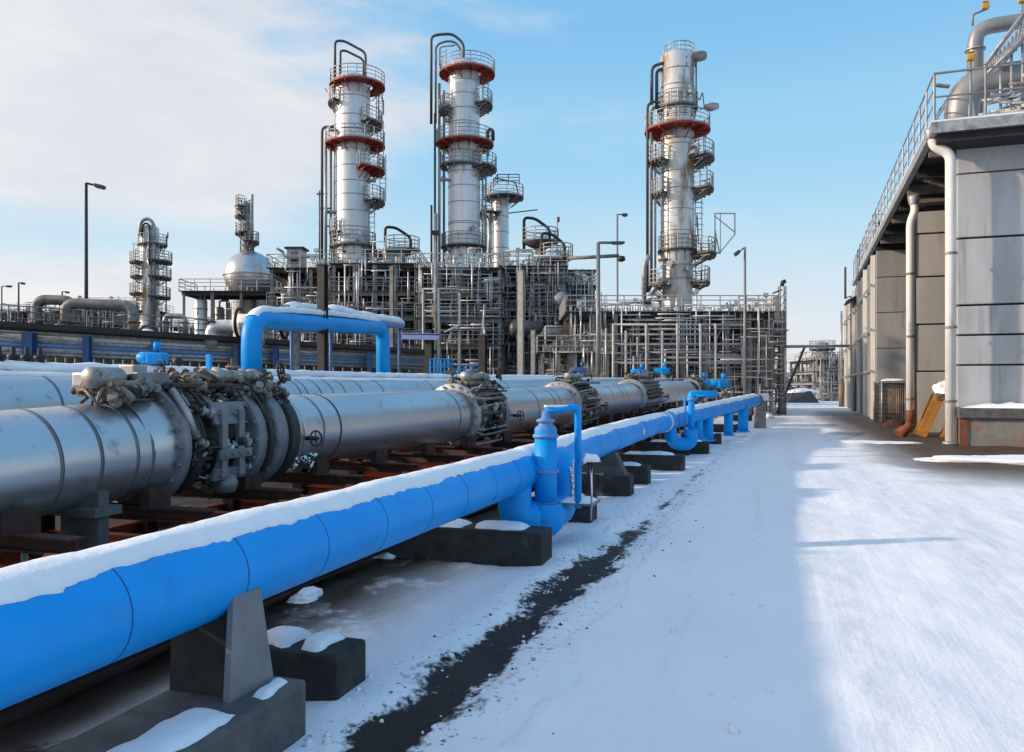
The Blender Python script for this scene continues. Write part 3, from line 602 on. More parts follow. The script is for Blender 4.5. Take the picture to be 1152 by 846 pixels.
def clutter(t, rnd, y0, y1, a0, a1, r0, r1, nf, nt, ms):
    for i in range(nt):
        mb = MB(); a = rnd.uniform(a0, a1); aa = a + rnd.uniform(-.7, .7); y = rnd.uniform(y0, y1); r = rnd.uniform(r0, r1)
        k = rnd.random()
        if k < .45: pts = arc(r, a, aa, y, 6)
        elif k < .75:
            pts = fillet([Vector((r0 * .8 * math.cos(a), y, r0 * .8 * math.sin(a))), Vector((r * math.cos(a), y, r * math.sin(a))), Vector((r * math.cos(a), rnd.uniform(y0, y1), r * math.sin(a))), Vector((r0 * .9 * math.cos(aa), y1 if rnd.random() < .5 else y0, r0 * .9 * math.sin(aa)))], .08, 4)
        else: pts = [Vector((r * math.cos(a), y0, r * math.sin(a))), Vector((r * math.cos(a), y1, r * math.sin(a)))]
        mb.tube(pts, rnd.choice((.007, .010, .014, .02, .032)), 7); mb.build('impulse_pipe', rnd.choice(ms), t)
    for i in range(nf):
        mb = MB(); a = rnd.uniform(a0, a1); r = rnd.uniform(r0, r1); y = rnd.uniform(y0, y1)
        fitting(mb, Vector((r * math.cos(a), y, r * math.sin(a))), rnd.uniform(.03, .085), rnd); mb.build('fitting', rnd.choice(ms), t)
def handwheel(mb, c, r, axis):
    m = Matrix.Translation(c) @ Vector(axis).to_track_quat('Z', 'Y').to_matrix().to_4x4()
    pts = [m @ Vector((r * math.cos(2 * PI * i / 20), r * math.sin(2 * PI * i / 20), 0)) for i in range(21)]; mb.tube(pts, r * .13, 6, False)
    for i in range(4): mb.rod(m @ Vector((0, 0, 0)), pts[i * 5], r * .08, 5)
    mb.lathe([(0, -.03), (r * .22, -.03), (r * .22, .03), (0, .03)], m=m, n=10)
def valve(label, d, big, seed, path=silver1, ln=1.0, cage=False):
    rnd = random.Random(seed); p, tg = path.at(d)
    t = thing('valve_assembly', label, 'valve', (p.x, p.y, p.z), rz=math.atan2(-tg.x, tg.y)); BASE[t.name] = (0, 0, 0); R_ = SR
    if not cage:
        mb = MB(); mb.lathe([(R_, -1.85), (R_ + .03, -1.74), (R_ + .06, -1.62), (R_ + .06, -1.5)], axis='Y', n=56); mb.build('neck', 'silver', t)
        mb = MB(); ringY(mb, -1.5, -1.40, R_ + .16); bolts(mb, -1.45, R_ + .10, 20, h=.085, rb=.024); mb.build('flange', 'grey_paint', t)
        mb = MB(); ringY(mb, -1.42, .95, R_ - .015); mb.build('valve_body', 'black', t)
        for y0, y1, r, m in ((-1.22, -1.10, R_ + .10, 'rubber'), (-.26, -.10, R_ + .17, 'grey_paint'), (-.06, .02, R_ + .09, 'black'), (.03, .09, R_ + .13, 'rubber'), (.16, .36, R_ + .16, 'grey_paint'), (.40, .47, R_ + .08, 'black'), (.50, .68, R_ + .13, 'rubber'), (.74, .92, R_ + .04, 'silver')):
            mb = MB(); ringY(mb, y0, y1, r, R_ - .03)
            if m == 'grey_paint': bolts(mb, (y0 + y1) / 2, r - .045, 18, h=.12, rb=.022)
            mb.build('body_ring', m, t)
        # yoke plate facing the road
        X = R_ + .12
        for y in (-.88, -.58):
            mb = MB(); mb.tube(arc(X, -1.0, .95, y, 14), .05, 8); mb.box((X + .02, y, 0), (.05, .10, .75), bev=.012); mb.build('yoke_bar', 'grey_paint', t)
        for z, hh in ((.33, .26), (-.12, .10), (-.34, .14)):
            mb = MB(); mb.box((X + .06 - (.1 if z > .3 else 0) - (.08 if z < -.3 else 0), -.73, z), (.05, .56, hh), ry=-z * .9, bev=.012)
            for i in range(4): mb.tube([(X - .06, -.93 + i * .135, z), (X + .115 - (.1 if abs(z) > .3 else 0), -.93 + i * .135, z)], .024, 6)
            mb.build('yoke_plate', 'grey_paint', t)
        mb = MB(); mb.lathe([(0, -.12), (.10, -.10), (.13, 0), (.10, .10), (0, .12)], (X - .07, -.72, -.46), n=18); mb.build('gear_dome', 'grey_paint', t)
    else:
        for y0, y1, r, m in ((-.62 * ln, -.50 * ln, R_ + .12, 'galv'), (-.36 * ln, -.24 * ln, R_ + .10, 'grey_paint'), (-.1 * ln, .1 * ln, R_ + .02, 'rubber'), (.2 * ln, .34 * ln, R_ + .14, 'rubber'), (.5 * ln, .62 * ln, R_ + .10, 'grey_paint')):
            mb = MB(); ringY(mb, y0, y1, r, R_ - .03); bolts(mb, (y0 + y1) / 2, r - .05, 20, h=.1, rb=.028); mb.build('body_ring', m, t)
        mb = MB(); ringY(mb, -.62 * ln - .2, .62 * ln + .2, R_ - .02); mb.build('valve_body', 'black', t)
        for i in range(int(18 * ln)):
            a = -1.3 + 3.1 * ((i * .618) % 1); mb = MB(); r = R_ + rnd.uniform(.10, .24); mb.tube(fillet([Vector((R_ * math.cos(a), -.6 * ln, R_ * math.sin(a))), Vector((r * math.cos(a), -.5 * ln, r * math.sin(a))), Vector((r * math.cos(a + .1), .5 * ln, r * math.sin(a + .1))), Vector((R_ * math.cos(a), .6 * ln, R_ * math.sin(a)))], .1, 3), .022, 6); mb.build('tie_rod', rnd.choice(('galv', 'steel_dark', 'rust_metal')), t)
    ms = ('rust_metal', 'grey_paint', 'steel_dark', 'steel_dark', 'rubber', 'steel_mid', 'rust_metal')
    L = .9 * ln
    mb = MB(); mb.box((0.02, 0, R_ + .13), (.5, L * 1.1, .08), bev=.015); mb.build('actuator_base', 'rust_metal', t)
    mb = MB(); mb.tube([(0.14, -.35 * ln, R_ + .26), (.14, .3 * ln, R_ + .26)], .075, 20); ac = mb.build('actuator_cylinder', 'cream_metal', t)
    for y in (-.36 * ln, .3 * ln):
        mb = MB(); mb.lathe([(.0, y - .03), (.10, y - .03), (.10, y + .03), (0, y + .03)], (0.14, 0, R_ + .26), axis='Y', n=20); mb.build('end_cap', 'galv', ac)
    mb = MB(); mb.box((-.05, .48 * ln, R_ + .25), (.3, .34 * ln, .17), bev=.03); mb.build('gearbox', 'cream_metal', t)
    mb = MB(); mb.lathe([(0, -.2), (.06, -.2), (.06, 0), (.09, 0), (.09, .03), (.035, .04), (.025, .12), (0, .12)], (.05, .05, R_ + .36), n=18); mb.build('spindle_housing', 'rust_metal', t)
    mb = MB(); handwheel(mb, (.36, .62 * ln, R_ + .32), .13, (1, .3, .2)); mb.build('handwheel', 'steel_dark', t)
    mb = MB(); handwheel(mb, (R_ + .16, .98 * ln, -.06), .10, (1, -.3, .1)); mb.rod((R_ * .85, .98 * ln, -.06), (R_ + .18, .98 * ln, -.06), .03); mb.build('handwheel', 'black', t)
    clutter(t, rnd, -.62 * ln, .75 * ln,   .75, 1.9, R_ + .10, R_ + .34, 60 if big else 18, 34 if big else 14, ms)
    if big:
        clutter(t, rnd, -1.3, -.35, -.8, .8, R_ + .03, R_ + .17, 34, 18, ('steel_dark', 'grey_paint', 'galv', 'black'))
        # motor cabinet on the neck of the pipe, upstream
        mb = MB(); mb.box((.05, -1.72, R_ + .08), (.46, .75, .09), bev=.015); cb = mb.build('cabinet_frame', 'rust_metal', t)
        mb = MB(); mb.box((.1, -1.52, R_ + .21), (.34, .46, .15), bev=.02); mb.build('motor_box', 'grey_paint', cb)
        mb = MB(); mb.lathe([(0, -.28), (.09, -.28), (.11, -.25), (.11, .1), (.09, .13), (0, .13)], (.08, -1.92, R_ + .22), axis='Y', n=22); mb.build('motor', 'cream_metal', cb)
        mb = MB(); mb.box((-.12, -1.85, R_ + .20), (.22, .5, .16), bev=.03); mb.box((-.12, -1.4, R_ + .24), (.2, .2, .26), bev=.02); mb.build('junction_box', 'galv', cb)
        clutter(t, rnd, -1.4, -.5, .8, 1.8, R_ + .08, R_ + .28, 34, 20, ms)
        clutter(t, rnd, -2.15, -1.5, 1.0, 1.75, R_ + .06, R_ + .24, 40, 26, ms)
        mb = MB(); mb.tube(fillet([Vector((.40, -1.42, R_ + .1)), Vector((.58, -1.42, R_ - .1)), Vector((.60, -1.3, .1))], .15, 5), .04, 12); mb.build('drain_pipe', 'galv', t)
        for i in range(14):
            mb = MB(); fitting(mb, Vector((R_ * .85 + rnd.uniform(0, .14), .95 + rnd.uniform(-.25, .3), -.38 + rnd.uniform(-.1, .1))), rnd.uniform(.03, .055), rnd); mb.build('drain_fitting', 'chrome', t)
    else:
        clutter(t, rnd, -.6 * ln, .6 * ln, -.9, .8, R_ + .04, R_ + .2, 24, 14, ('steel_dark', 'galv', 'black', 'rust_metal', 'cream_metal'))
    return t
valve('nearest valve assembly, with ribbed dark rings, grey yoke plates and rusty motor cabinet', v1c, True, 3)
valve('second valve assembly along the front silver pipe, bright flange before a dense grey cage', v2c, False, 5, cage=True, ln=1.1)
valve('third valve assembly, dark bolted cage in the middle of the front silver pipe', v3c, False, 8, cage=True, ln=1.45)
valve('fourth valve assembly, long dark cage of pipes before the last silver section', v4c, False, 12, cage=True, ln=2.7)
e1 = silver1.s_px(777)
valve('far dark valve cage at the end of the front silver pipe', e1 + 1, False, 15, cage=True, ln=2.2)
def small_valve(label, p, col_, s=1.0, seed=0):
    rnd = random.Random(seed); t = thing('actuated_valve', label, 'valve', tuple(p)); p = Vector(p)
    mb = MB(); mb.lathe([(.0, 0), (.10 * s, 0), (.10 * s, .10 * s), (.06 * s, .12 * s), (.06 * s, .3 * s), (0, .3 * s)], p, n=16); mb.build('stem', 'galv', t)
    mb = MB(); mb.box(p + Vector((0, 0, .40 * s)), (.34 * s, .26 * s, .22 * s), rz=.3, bev=.04 * s); mb.build('actuator_box', col_, t)
    mb = MB(); mb.lathe([(0, -.3 * s), (.09 * s, -.3 * s), (.11 * s, -.26 * s), (.11 * s, .05 * s), (0, .06 * s)], p + Vector((-.1 * s, -.02 * s, .42 * s)), axis='X', n=16); mb.build('motor', col_, t)
    mb = MB(); mb.ring((p.x, p.y), .05 * s, .19 * s, p.z + .13 * s, p.z + .17 * s, n=18); mb.build('flange', 'steel_mid', t)
    mb = MB(); mb.tube(fillet([p + Vector((.1 * s, -.12 * s, .36 * s)), p + Vector((.3 * s, -.16 * s, .36 * s)), p + Vector((.3 * s, -.16 * s, -.1 * s))], .05 * s), .018 * s, 6); mb.build('cable', 'black', t)
    mb = MB(); mb.lathe([(0, 0), (.07 * s, 0), (.07 * s, .16 * s), (0, .17 * s)], p + Vector((0, 0, .55 * s)), n=14); mb.build('cap', col_, t)
    mb = MB(); handwheel(mb, p + Vector((.26 * s, -.1 * s, .12 * s)), .10 * s, (1, -.6, 0)); mb.build('handwheel', 'galv', t)
    for i in range(6):
        mb = MB(); fitting(mb, p + Vector((rnd.uniform(-.25, .25) * s, rnd.uniform(-.2, .2) * s, rnd.uniform(0, .25) * s)), .07 * s, rnd); mb.build('fitting', rnd.choice(('galv', 'chrome', 'steel_mid')), t)
    return t
p, t_ = silver3.at(silver3.s_px(172)); small_valve('valve with bright blue actuator box above the buried pale blue pipe, at left', p + Vector((.2, 0, .1)), 'blue', 1.25, 1)
p, t_ = silver2.at(silver2.s_px(508)); small_valve('small brassy valve standing on the second silver pipe', p + Vector((0, 0, SR2)), 'rust_metal', .55, 2)
# black knob post and blue post standing between the rear pipes
p, t_ = silver3.at(silver3.s_px(195)); t = thing('vent_knob', 'round black vent knob on a thin stalk left of the blue post', 'vent', (p.x, p.y, p.z))
mb = MB(); mb.rod(p, p + Vector((0, 0, .55)), .02); mb.build('stalk', 'steel_dark', t); mb = MB(); mb.lathe([(0, -.12), (.08, -.10), (.13, 0), (.09, .1), (0, .13)], p + Vector((0, 0, .55)), n=18); mb.build('knob', 'black', t)
q = wp(235, 15.5, 0); t = thing('marker_post', 'slim flat blue post rising behind the nearest valve assembly', 'post', (q.x, q.y, 0))
mb = MB(); mb.box((q.x, q.y, 2.55), (.10, .07, .55), bev=.01); mb.build('marker_plate', 'blue', t); mb = MB(); mb.rod((q.x, q.y, 0), (q.x, q.y, 2.4), .03); mb.build('post', 'blue_steel', t)
# blue machinery at the far end of the silver pipes
for i, (px, py, cz, s, lab) in enumerate(((792, 437, 50, 2.3, 'nearer bright blue valve actuator at the far end of the silver pipes'), (814, 436, 53, 2.3, 'farther bright blue valve actuator at the far end of the silver pipes'), (775, 437, 49, 2.0, 'dark blue valve actuator just behind the last silver section'), (748, 418, 52, 1.8, 'small blue valve under the open pipe frame, on the right'), (722, 418, 50, 1.6, 'small blue valve under the open pipe frame, on the left'), (655, 418, 45, 1.6, 'blue and white valve cluster left of the grey lamp post'))):
    p = P(px, py + 12, cz); small_valve(lab, (p.x, p.y, p.z), 'blue_steel' if i in (2, 5) else 'blue', s, 30 + i)
# ------------------------------------------------------------------ the blue goalpost loops
def cP(px, py, cz): return P(px, py, cz)
t = thing('blue_pipe_loop', 'bright blue goalpost-shaped pipe loop rising behind the silver pipes', 'pipe loop', (*cP(283, 420, 22.6)[:2], 0))
zt = Z_(359, 22.6); a = cP(283, 415, 22.6); b = cP(431, 415, 33); zb = Z_(369, 33)
arch = fillet([Vector((a.x, a.y, 2.0)), Vector((a.x, a.y, zt)), Vector((b.x, b.y, zb)), Vector((b.x, b.y, 1.6))], .62, 9)
mb = MB(); mb.tube(arch, .285, 36); mb.build('pipe_body', 'blue', t)
ap = Path(arch, .2); s0 = ap.s_px(297); sE = [l for l, p in zip(ap.l, ap.p) if p.z > zb - .15][-1]
s0 = [l for l, p in zip(ap.l, ap.p) if p.z > zt - .12][0]
mb = MB(); snow_cap(ap, s0, sE, .285, .12, .62, .9, mb, .12, 1.4, 40); mb.build('snow_cap', 'snow', t)
for p in (a, b):
    mb = MB(); mb.lathe([(.29, 0), (.40, 0), (.40, .09), (.29, .09)], (p.x, p.y, 2.62), n=28); mb.build('flange', 'blue_steel', t)
t = thing('snow_covered_pipe', 'short snow-laden pale pipe arm lying across the top of the blue loop', 'pipe', (*cP(325, 420, 27)[:2], 0))
pts = [cP(322, 349, 26), cP(352, 352, 28), cP(372, 352, 29), cP(400, 358, 31), cP(452, 366, 34)]
ap2 = Path(pts, .2); mb = MB(); mb.tube(ap2.seg(0, ap2.L), .17, 20); mb.build('pipe_body', 'blue_pale', t)
mb = MB(); snow_cap(ap2, 0, ap2.s_px(365), .17, .14, 1.2, 1.2, mb, .1, 1.2, 50); snow_cap(ap2, ap2.s_px(369), ap2.L, .17, .15, 1.2, 1.2, mb, .1, 1.2, 51); mb.build('snow_cap', 'snow', t)
for px in (327, 372, 450):
    p, _ = ap2.at(ap2.s_px(px)); mb = MB(); mb.rod((p.x, p.y, 1.2), (p.x, p.y, p.z), .06, 8); mb.build('support_leg', 'blue_steel', t)
def hpost(px, pt, cz, w, m, label, name='steel_post'):
    p = C(X_(px, cz), cz, 0); t = thing(name, label, 'post', (p.x, p.y, 0)); z = Z_(pt, cz)
    mb = MB(); mb.hbeam((p.x, p.y, 0), (p.x, p.y, z), w, w, .035); mb.build('post_shaft', m, t)
    mb = MB(); mb.span(p.x - w * .8, p.x + w * .8, p.y - w * .8, p.y + w * .8, 0.01, .06); mb.span(p.x - w * .6, p.x + w * .6, p.y - w * .6, p.y + w * .6, z, z + .04); mb.build('end_plate', m, t); return t
hpost(363, 299, 27, .27, 'steel_dark', 'tall black steel post in front of the blue pipe loop')
hpost(543, 378, 36, .33, 'steel_dark', 'short dark steel post right of the blue handrail')
hpost(483, 372, 38, .34, 'steel_dark', 'dark steel post carrying the short blue beam')
p0, p1 = cP(452, 378, 38.5), cP(494, 379, 37); mb = MB(); mb.hbeam(p0, p1, .25, .30, .03)
solo(mb, 'blue_beam', 'blue_seam', 'short blue steel beam held up on the dark post, right of the pipe loop', 'beam')
t = thing('handrail', 'small bright blue handrail beyond the silver pipes, below the second tower', 'handrail', (*cP(484, 420, 37)[:2], 0))
ra, rb = cP(484, 421, 37), cP(508, 421, 38); rc = cP(540, 421, 40)
mb = MB(); mb.rail([ra, rb], .72, .22, .03, (.1, .45, .7, 1)); mb.build('rail_panel', 'blue', t)
mb = MB(); mb.rail([rb, rc], .45, .6, .03, (.15, .55, 1)); mb.build('rail_panel', 'blue', t)
# ------------------------------------------------------------------ orange steel racks under the silver pipes
def rack(label):
    t = thing('pipe_support', label, 'pipe support', (0, 0, 0), group='rust orange steel frames carrying the silver pipes')
    for x in (-1.05, .98):
        mb = MB(); mb.hbeam((x, 0, 0), (x, 0, .86), .18, .18, .02); mb.build('leg', 'rust_dark', t)
    mb = MB(); mb.hbeam((-1.35, 0, .92), (1.15, 0, .92), .16, .14, .02); mb.build('cross_beam', 'rust_dark', t)
    mb = MB(); mb.hbeam((-1.05, .1, .60), (1.22, .1, .60), .12, .12, .02); mb.build('cross_beam', 'rust_vivid', t)
    mb = MB(); mb.beam((-1.0, .03, .1), (.95, .03, .82), .07, .03); mb.build('brace', 'rust_dark', t)
    for x in (.45, -.45): mb = MB(); mb.box((x, 0, 1.08), (.12, .30, .2)); mb.build('saddle', 'rust_dark', t)
    mb = MB(); mb.box((1.08, -.16, .52), (.30, .16, .40), rx=.15, bev=.02); mb.build('bracket_box', 'rust_vivid', t)
    mb = MB(); mb.beam((1.0, -.1, .86), (1.25, -.9, .48), .10, .05); mb.build('stay', 'rust_vivid', t)
    return t
proto = rack('rust orange steel frame standing under the silver pipes'); first = True
d = silver1.s_px(-30) ; k = 0
while d < silver1.s_px(745):
    p, tg = silver1.at(d); rz = math.atan2(-tg.x, tg.y); o = proto if k == 0 else dup(proto, (0, 0, 0)); o.location = (p.x, p.y, max(0, p.z - 1.58)); o.rotation_euler.z = rz; k += 1; d += 1.55
def rack_beam(x, y0, y1, z, m, label, w=.14):
    mb = MB(); n = 3
    mb.hbeam((x, y0, z), (x, y1, z), w, w, .02); return solo(mb, 'longitudinal_beam', m, label, 'steel beam', (x, y0, 0))
rack_beam(-5.15, 1, 21, .50, 'rust_vivid', 'long rust orange beam along the road side of the pipe frames')
rack_beam(-5.4, 1, 22, .70, 'rust_dark', 'dark rusty upper beam under the front silver pipe')
rack_beam(-4.75, 3, 20, .16, 'rust_dark', 'dark rusty low beam lying near the ground beside the pipe frames', .16)
rack_beam(-7.5, 1, 24, .45, 'rust_orange', 'rust orange beam between the two silver pipes', .16)
rnd = random.Random(5)
for i in range(26):
    y = 5 + i * .72 + rnd.uniform(-.3, .3); x = -4.7 - rnd.random() * 1.7 + max(0, y - 12) * .05; mb = MB(); z = rnd.uniform(.15, .75)
    pts = fillet([Vector((x, y - rnd.uniform(.3, .9), z)), Vector((x, y, z)), Vector((x + rnd.uniform(-.9, .4), y, z)), Vector((x - .3, y + .3, rnd.uniform(.05, .9)))], .1, 4); mb.tube(pts, rnd.choice((.03, .045, .06)), 8)
    solo(mb, 'drain_pipe', rnd.choice(('rust_dark', 'rust_orange', 'rust_dark', 'steel_mid')), 'thin bent rusty drain pipe among the orange frames under the silver pipes', 'drain pipe', (x, y, 0), group='thin rusty drain pipes under the silver pipes')
for i in range(16):
    y = 5.5 + i * .95 + rnd.uniform(-.3, .3); x = -4.5 - rnd.random() * 1.5 + max(0, y - 12) * .06; mb = MB(); lump(mb, (x, y, .0 if i % 3 else .5), (rnd.uniform(.25, .6), rnd.uniform(.3, .9), rnd.uniform(.08, .2)), i + 60)
    solo(mb, 'snow_lump', 'snow', 'small white lump of snow lying among the orange frames', 'snow lump', (x, y, 0), group='snow lumps under the silver pipes')
# ================================================================== process plant (viewpoint-aligned plan coordinates: x right, y away, z up)
def T_(name, label, cat, px, cz, z=0, group=None): return thing(name, label, cat, (X_(px, cz), cz, z), cam=True, group=group)
def post(t, x, y, z0, z1, w, m): mb = MB(); mb.beam((x, y, z0), (x, y, z1), w); return mb.build('post', m, t)
PIPE_M = ('galv', 'silver_far', 'steel_mid', 'steel_beige', 'steel_dark', 'galv', 'steel_mid')
def steel_frame(label, px0, px1, cz, depth, lev_py, nx, ny=2, m='steel_mid', w=.28, rails=(0,), beams=True, conduit=60, seed=0, brace=True, ladder_px=None, floor='grating', decks=None, z0=0, cat='steel structure', name='steel_structure'):
    rnd = random.Random(seed); x0, x1 = X_(px0, cz), X_(px1, cz); y0, y1 = cz, cz + depth
    t = thing(name, label, cat, ((x0 + x1) / 2, cz, z0), cam=True); zs = [Z_(p, cz) for p in lev_py]
    xs = [x0 + (x1 - x0) * i / (nx - 1) for i in range(nx)]; ys = [y0 + depth * j / (ny - 1) for j in range(ny)]
    for x in xs:
        for y in ys: post(t, x, y, z0, max(zs) - .1, w * rnd.choice((.8, 1, 1.25)), m)
    for k, z in enumerate(zs):
        mb = MB()
        for y in ys: mb.beam((x0 - .2, y, z - .2), (x1 + .2, y, z - .2), w * .7, .36)
        for x in xs: mb.beam((x, y0, z - .24), (x, y1, z - .24), w * .6, .30)
        mb.build('floor_beams', m if k else 'steel_dark', t)
        if decks is None or k in decks:
            mb = MB(); mb.span(x0 - .4, x1 + .4, y0 - .4, y1 + .3, z - .015, z + .05); mb.build('deck', floor, t)
        if k in rails:
            mb = MB(); mb.rail([(x0 - .35, y1, z + .05), (x0 - .35, y0 - .35, z + .05), (x1 + .35, y0 - .35, z + .05), (x1 + .35, y1, z + .05)], 1.15, 1.5, .045); mb.build('railing', 'steel_beige' if k == 0 else 'galv', t)
    if brace:
        for i in range(nx - 1):
            if rnd.random() < .55:
                zt = rnd.choice(zs); mb = MB(); mb.beam((xs[i], y0 - .02, max(z0, zt - 4)), (xs[i + 1], y0 - .02, zt - .3), .12); mb.build('brace', m, t)
    if conduit:
        mb = MB(); zm = max(zs); conduit = int(conduit * 4)
        for i in range(conduit):
            x = rnd.uniform(x0, x1); y = y0 + (y1 - y0) * rnd.random() ** 1.6; za = rnd.uniform(z0, zm); r = rnd.choice((.022, .03, .045, .06))
            if rnd.random() < .55:
                xe = min(x1, x + rnd.uniform(.8, 5)); mb.rod((x, y, za), (xe, y, za), r, 5)
                if rnd.random() < .5: mb.rod((xe, y, za), (xe, y, max(z0, za - rnd.uniform(.6, 3))), r, 5)
            else: mb.rod((x, y, za), (x, y, min(zm + .6, za + rnd.uniform(.8, 4))), r, 5)
        mb.build('conduit', rnd.choice(('galv', 'steel_mid', 'steel_beige')), t)['kind'] = 'stuff'
        mb = MB(); nr = int(conduit * .30)                       # scaffold-like tubing on the outer faces and above the roof line
        for i in range(nr):
            x = rnd.uniform(x0, x1); y = y0 - rnd.uniform(.05, .7); k = rnd.random()
            if k < .35: za = rnd.uniform(z0 + 1, zm); mb.rod((x, y, za), (x, y, min(zm + .3, za + rnd.uniform(1, 5))), rnd.choice((.03, .05, .07)), 5)
            elif k < .65: za = rnd.uniform(z0 + 1, zm); mb.rod((x, y, za), (min(x1, x + rnd.uniform(1, 4)), y, za), rnd.choice((.03, .05)), 5)
            else:
                yy = rnd.uniform(y0, y1); h = rnd.uniform(.3, 2.0) * rnd.random() + .3; mb.rod((x, yy, zm), (x, yy, zm + h), rnd.choice((.03, .05, .09)), 5)
                if rnd.random() < .5: xe = min(x1, x + rnd.uniform(.4, 2.2)); mb.rod((x, yy, zm + h), (xe, yy, zm + h), .045, 5); mb.rod((xe, yy, zm), (xe, yy, zm + h), .045, 5)
                if rnd.random() < .3: mb.box((x, yy, zm + h), (.35, .35, .3))
        mb.build('scaffold_tube', rnd.choice(('silver_far', 'steel_beige', 'galv')), t)['kind'] = 'stuff'
    if ladder_px:
        lx = X_(ladder_px, cz); mb = MB(); mb.ladder((lx, y0 - .3, z0 + .2), (lx, y0 - .3, zs[0] + 1)); mb.build('ladder', 'steel_beige', t)
    t['_box'] = (x0, x1, y0, y1, z0, max(zs)); del t['_box']
    return (x0, x1, y0, y1, z0, zs)
def pipes_in(box, n, label, group, seed, rmax=.22, ms=PIPE_M, zmin=1.5):
    x0, x1, y0, y1, z0, zs = box; rnd = random.Random(seed); zt = max(zs)
    for i in range(n):
        x, y, z = rnd.uniform(x0, x1), rnd.uniform(y0, y0 + (y1 - y0) * .6), rnd.uniform(max(z0, zmin), zt - .3); pts = [Vector((x, y, z))]; ax = rnd.choice((0, 2, 2))
        for s in range(rnd.randint(2, 4)):
            p = pts[-1].copy(); L = rnd.uniform(.8, 4.5) * rnd.choice((-1, 1))
            if ax == 0: p.x = min(x1, max(x0, p.x + L)); nx_ = rnd.choice((1, 2, 2))
            elif ax == 1: p.y = min(y1, max(y0, p.y + L * .6)); nx_ = rnd.choice((0, 2))
            else: p.z = min(zt - .2, max(z0 + .3, p.z + L)); nx_ = rnd.choice((0, 0, 1))
            if (p - pts[-1]).length > .3: pts.append(p)
            ax = nx_
        if len(pts) < 2: continue
        r = rnd.choice((.05, .07, .09, .12, .16, rmax)); mb = MB(); mb.tube(fillet(pts, r * 2.5, 4), r, 9)
        solo(mb, 'process_pipe', rnd.choice(ms), label, 'process pipe', (pts[0].x, pts[0].y, pts[0].z), True, group)
def vessel(label, px, py, cz, L, r, m='galv', along='x', seed=0):
    x, z = X_(px, cz), Z_(py, cz); t = thing('horizontal_vessel', label, 'vessel', (x, cz, z - r - .5), cam=True)
    prof = [(0, -L / 2 - r * .5), (r * .5, -L / 2 - r * .43), (r * .85, -L / 2 - r * .25), (r, -L / 2), (r, L / 2), (r * .85, L / 2 + r * .25), (r * .5, L / 2 + r * .43), (0, L / 2 + r * .5)]
    mb = MB(); mb.lathe(prof, (x, cz, z), axis='X' if along == 'x' else 'Y', n=24); mb.build('shell', m, t)
    for s in (-.33, .33):
        mb = MB(); c = (x + s * L, cz, z - r * .9) if along == 'x' else (x, cz + s * L, z - r * .9); d = (.25, r * 1.5, r * .9) if along == 'x' else (r * 1.5, .25, r * .9); mb.box(c, d); mb.build('saddle', 'steel_mid', t)
    mb = MB(); mb.lathe([(.14, 0), (.14, r + .3), (.24, r + .3), (.24, r + .4), (0, r + .4)], (x + (L * .2 if along == 'x' else 0), cz, z), n=14); mb.build('nozzle', m, t)
    return t
def drum(label, px, py0, py1, cz, r, m='silver_far'):
    x = X_(px, cz); z0, z1 = Z_(py1, cz), Z_(py0, cz); t = thing('vertical_vessel', label, 'vessel', (x, cz, z0), cam=True)
    mb = MB(); mb.lathe([(r, z0), (r, z1 - r * .4), (r * .85, z1 - r * .2), (r * .5, z1 - .04), (0, z1)], (x, cz, 0), n=24); mb.build('shell', m, t)
    mb = MB()
    for k in range(3): zz = z0 + (z1 - z0) * (k + 1) / 4; mb.ring((x, cz), r, r + .06, zz, zz + .1)
    mb.build('stiffener', 'steel_mid', t)
    mb = MB(); mb.tube(fillet([(x, cz, z1 - .1), (x, cz, z1 + .6), (x + r * 2, cz, z1 + .6), (x + r * 2, cz, z0)], .3, 5), .1, 10); mb.build('outlet_pipe', 'galv', t)
    return t
# ------------------------------------------------------------------ distillation columns
def platform(t, c, r, R1, z, a0=0, a1=2 * PI, under='grating', rail=True, h=1.15, off=(0, 0), thick=.16, seed=0):
    cc = (c[0] + off[0], c[1] + off[1]); full = a1 - a0 > 6.28
    mb = MB(); mb.ring(cc, r + .02 if full and off == (0, 0) else r * .9, R1, z - thick, z, a0, a1, 36 if full else 20); pf = mb.build('platform', under, t)
    mb = MB(); k = 12 if full else 6
    for i in range(k):
        a = a0 + (a1 - a0) * (i + .5) / k; d = Vector((math.cos(a), math.sin(a), 0)); o = Vector((*cc, 0)); mb.beam(o + d * r * 1.02 + Vector((0, 0, z - 1.0)), o + d * (R1 * .92) + Vector((0, 0, z - thick)), .07)
        mb.beam(o + d * r + Vector((0, 0, z - thick - .09)), o + d * R1 * .98 + Vector((0, 0, z - thick - .09)), .08, .16)
    mb.build('bracket', under if under == 'red_paint' else 'steel_mid', pf)
    if rail:
        mb = MB(); mb.arcrail(cc, R1 - .06, z, a0, a1, h, 36 if full else 16, .045)
        if not full:
            for a in (a0, a1):
                d = Vector((math.cos(a), math.sin(a), 0)); mb.rail([Vector((*cc, z)) + d * (r + .1), Vector((*cc, z)) + d * (R1 - .06)], h, 1, .045)
        mb.build('railing', 'galv', pf)
    return pf
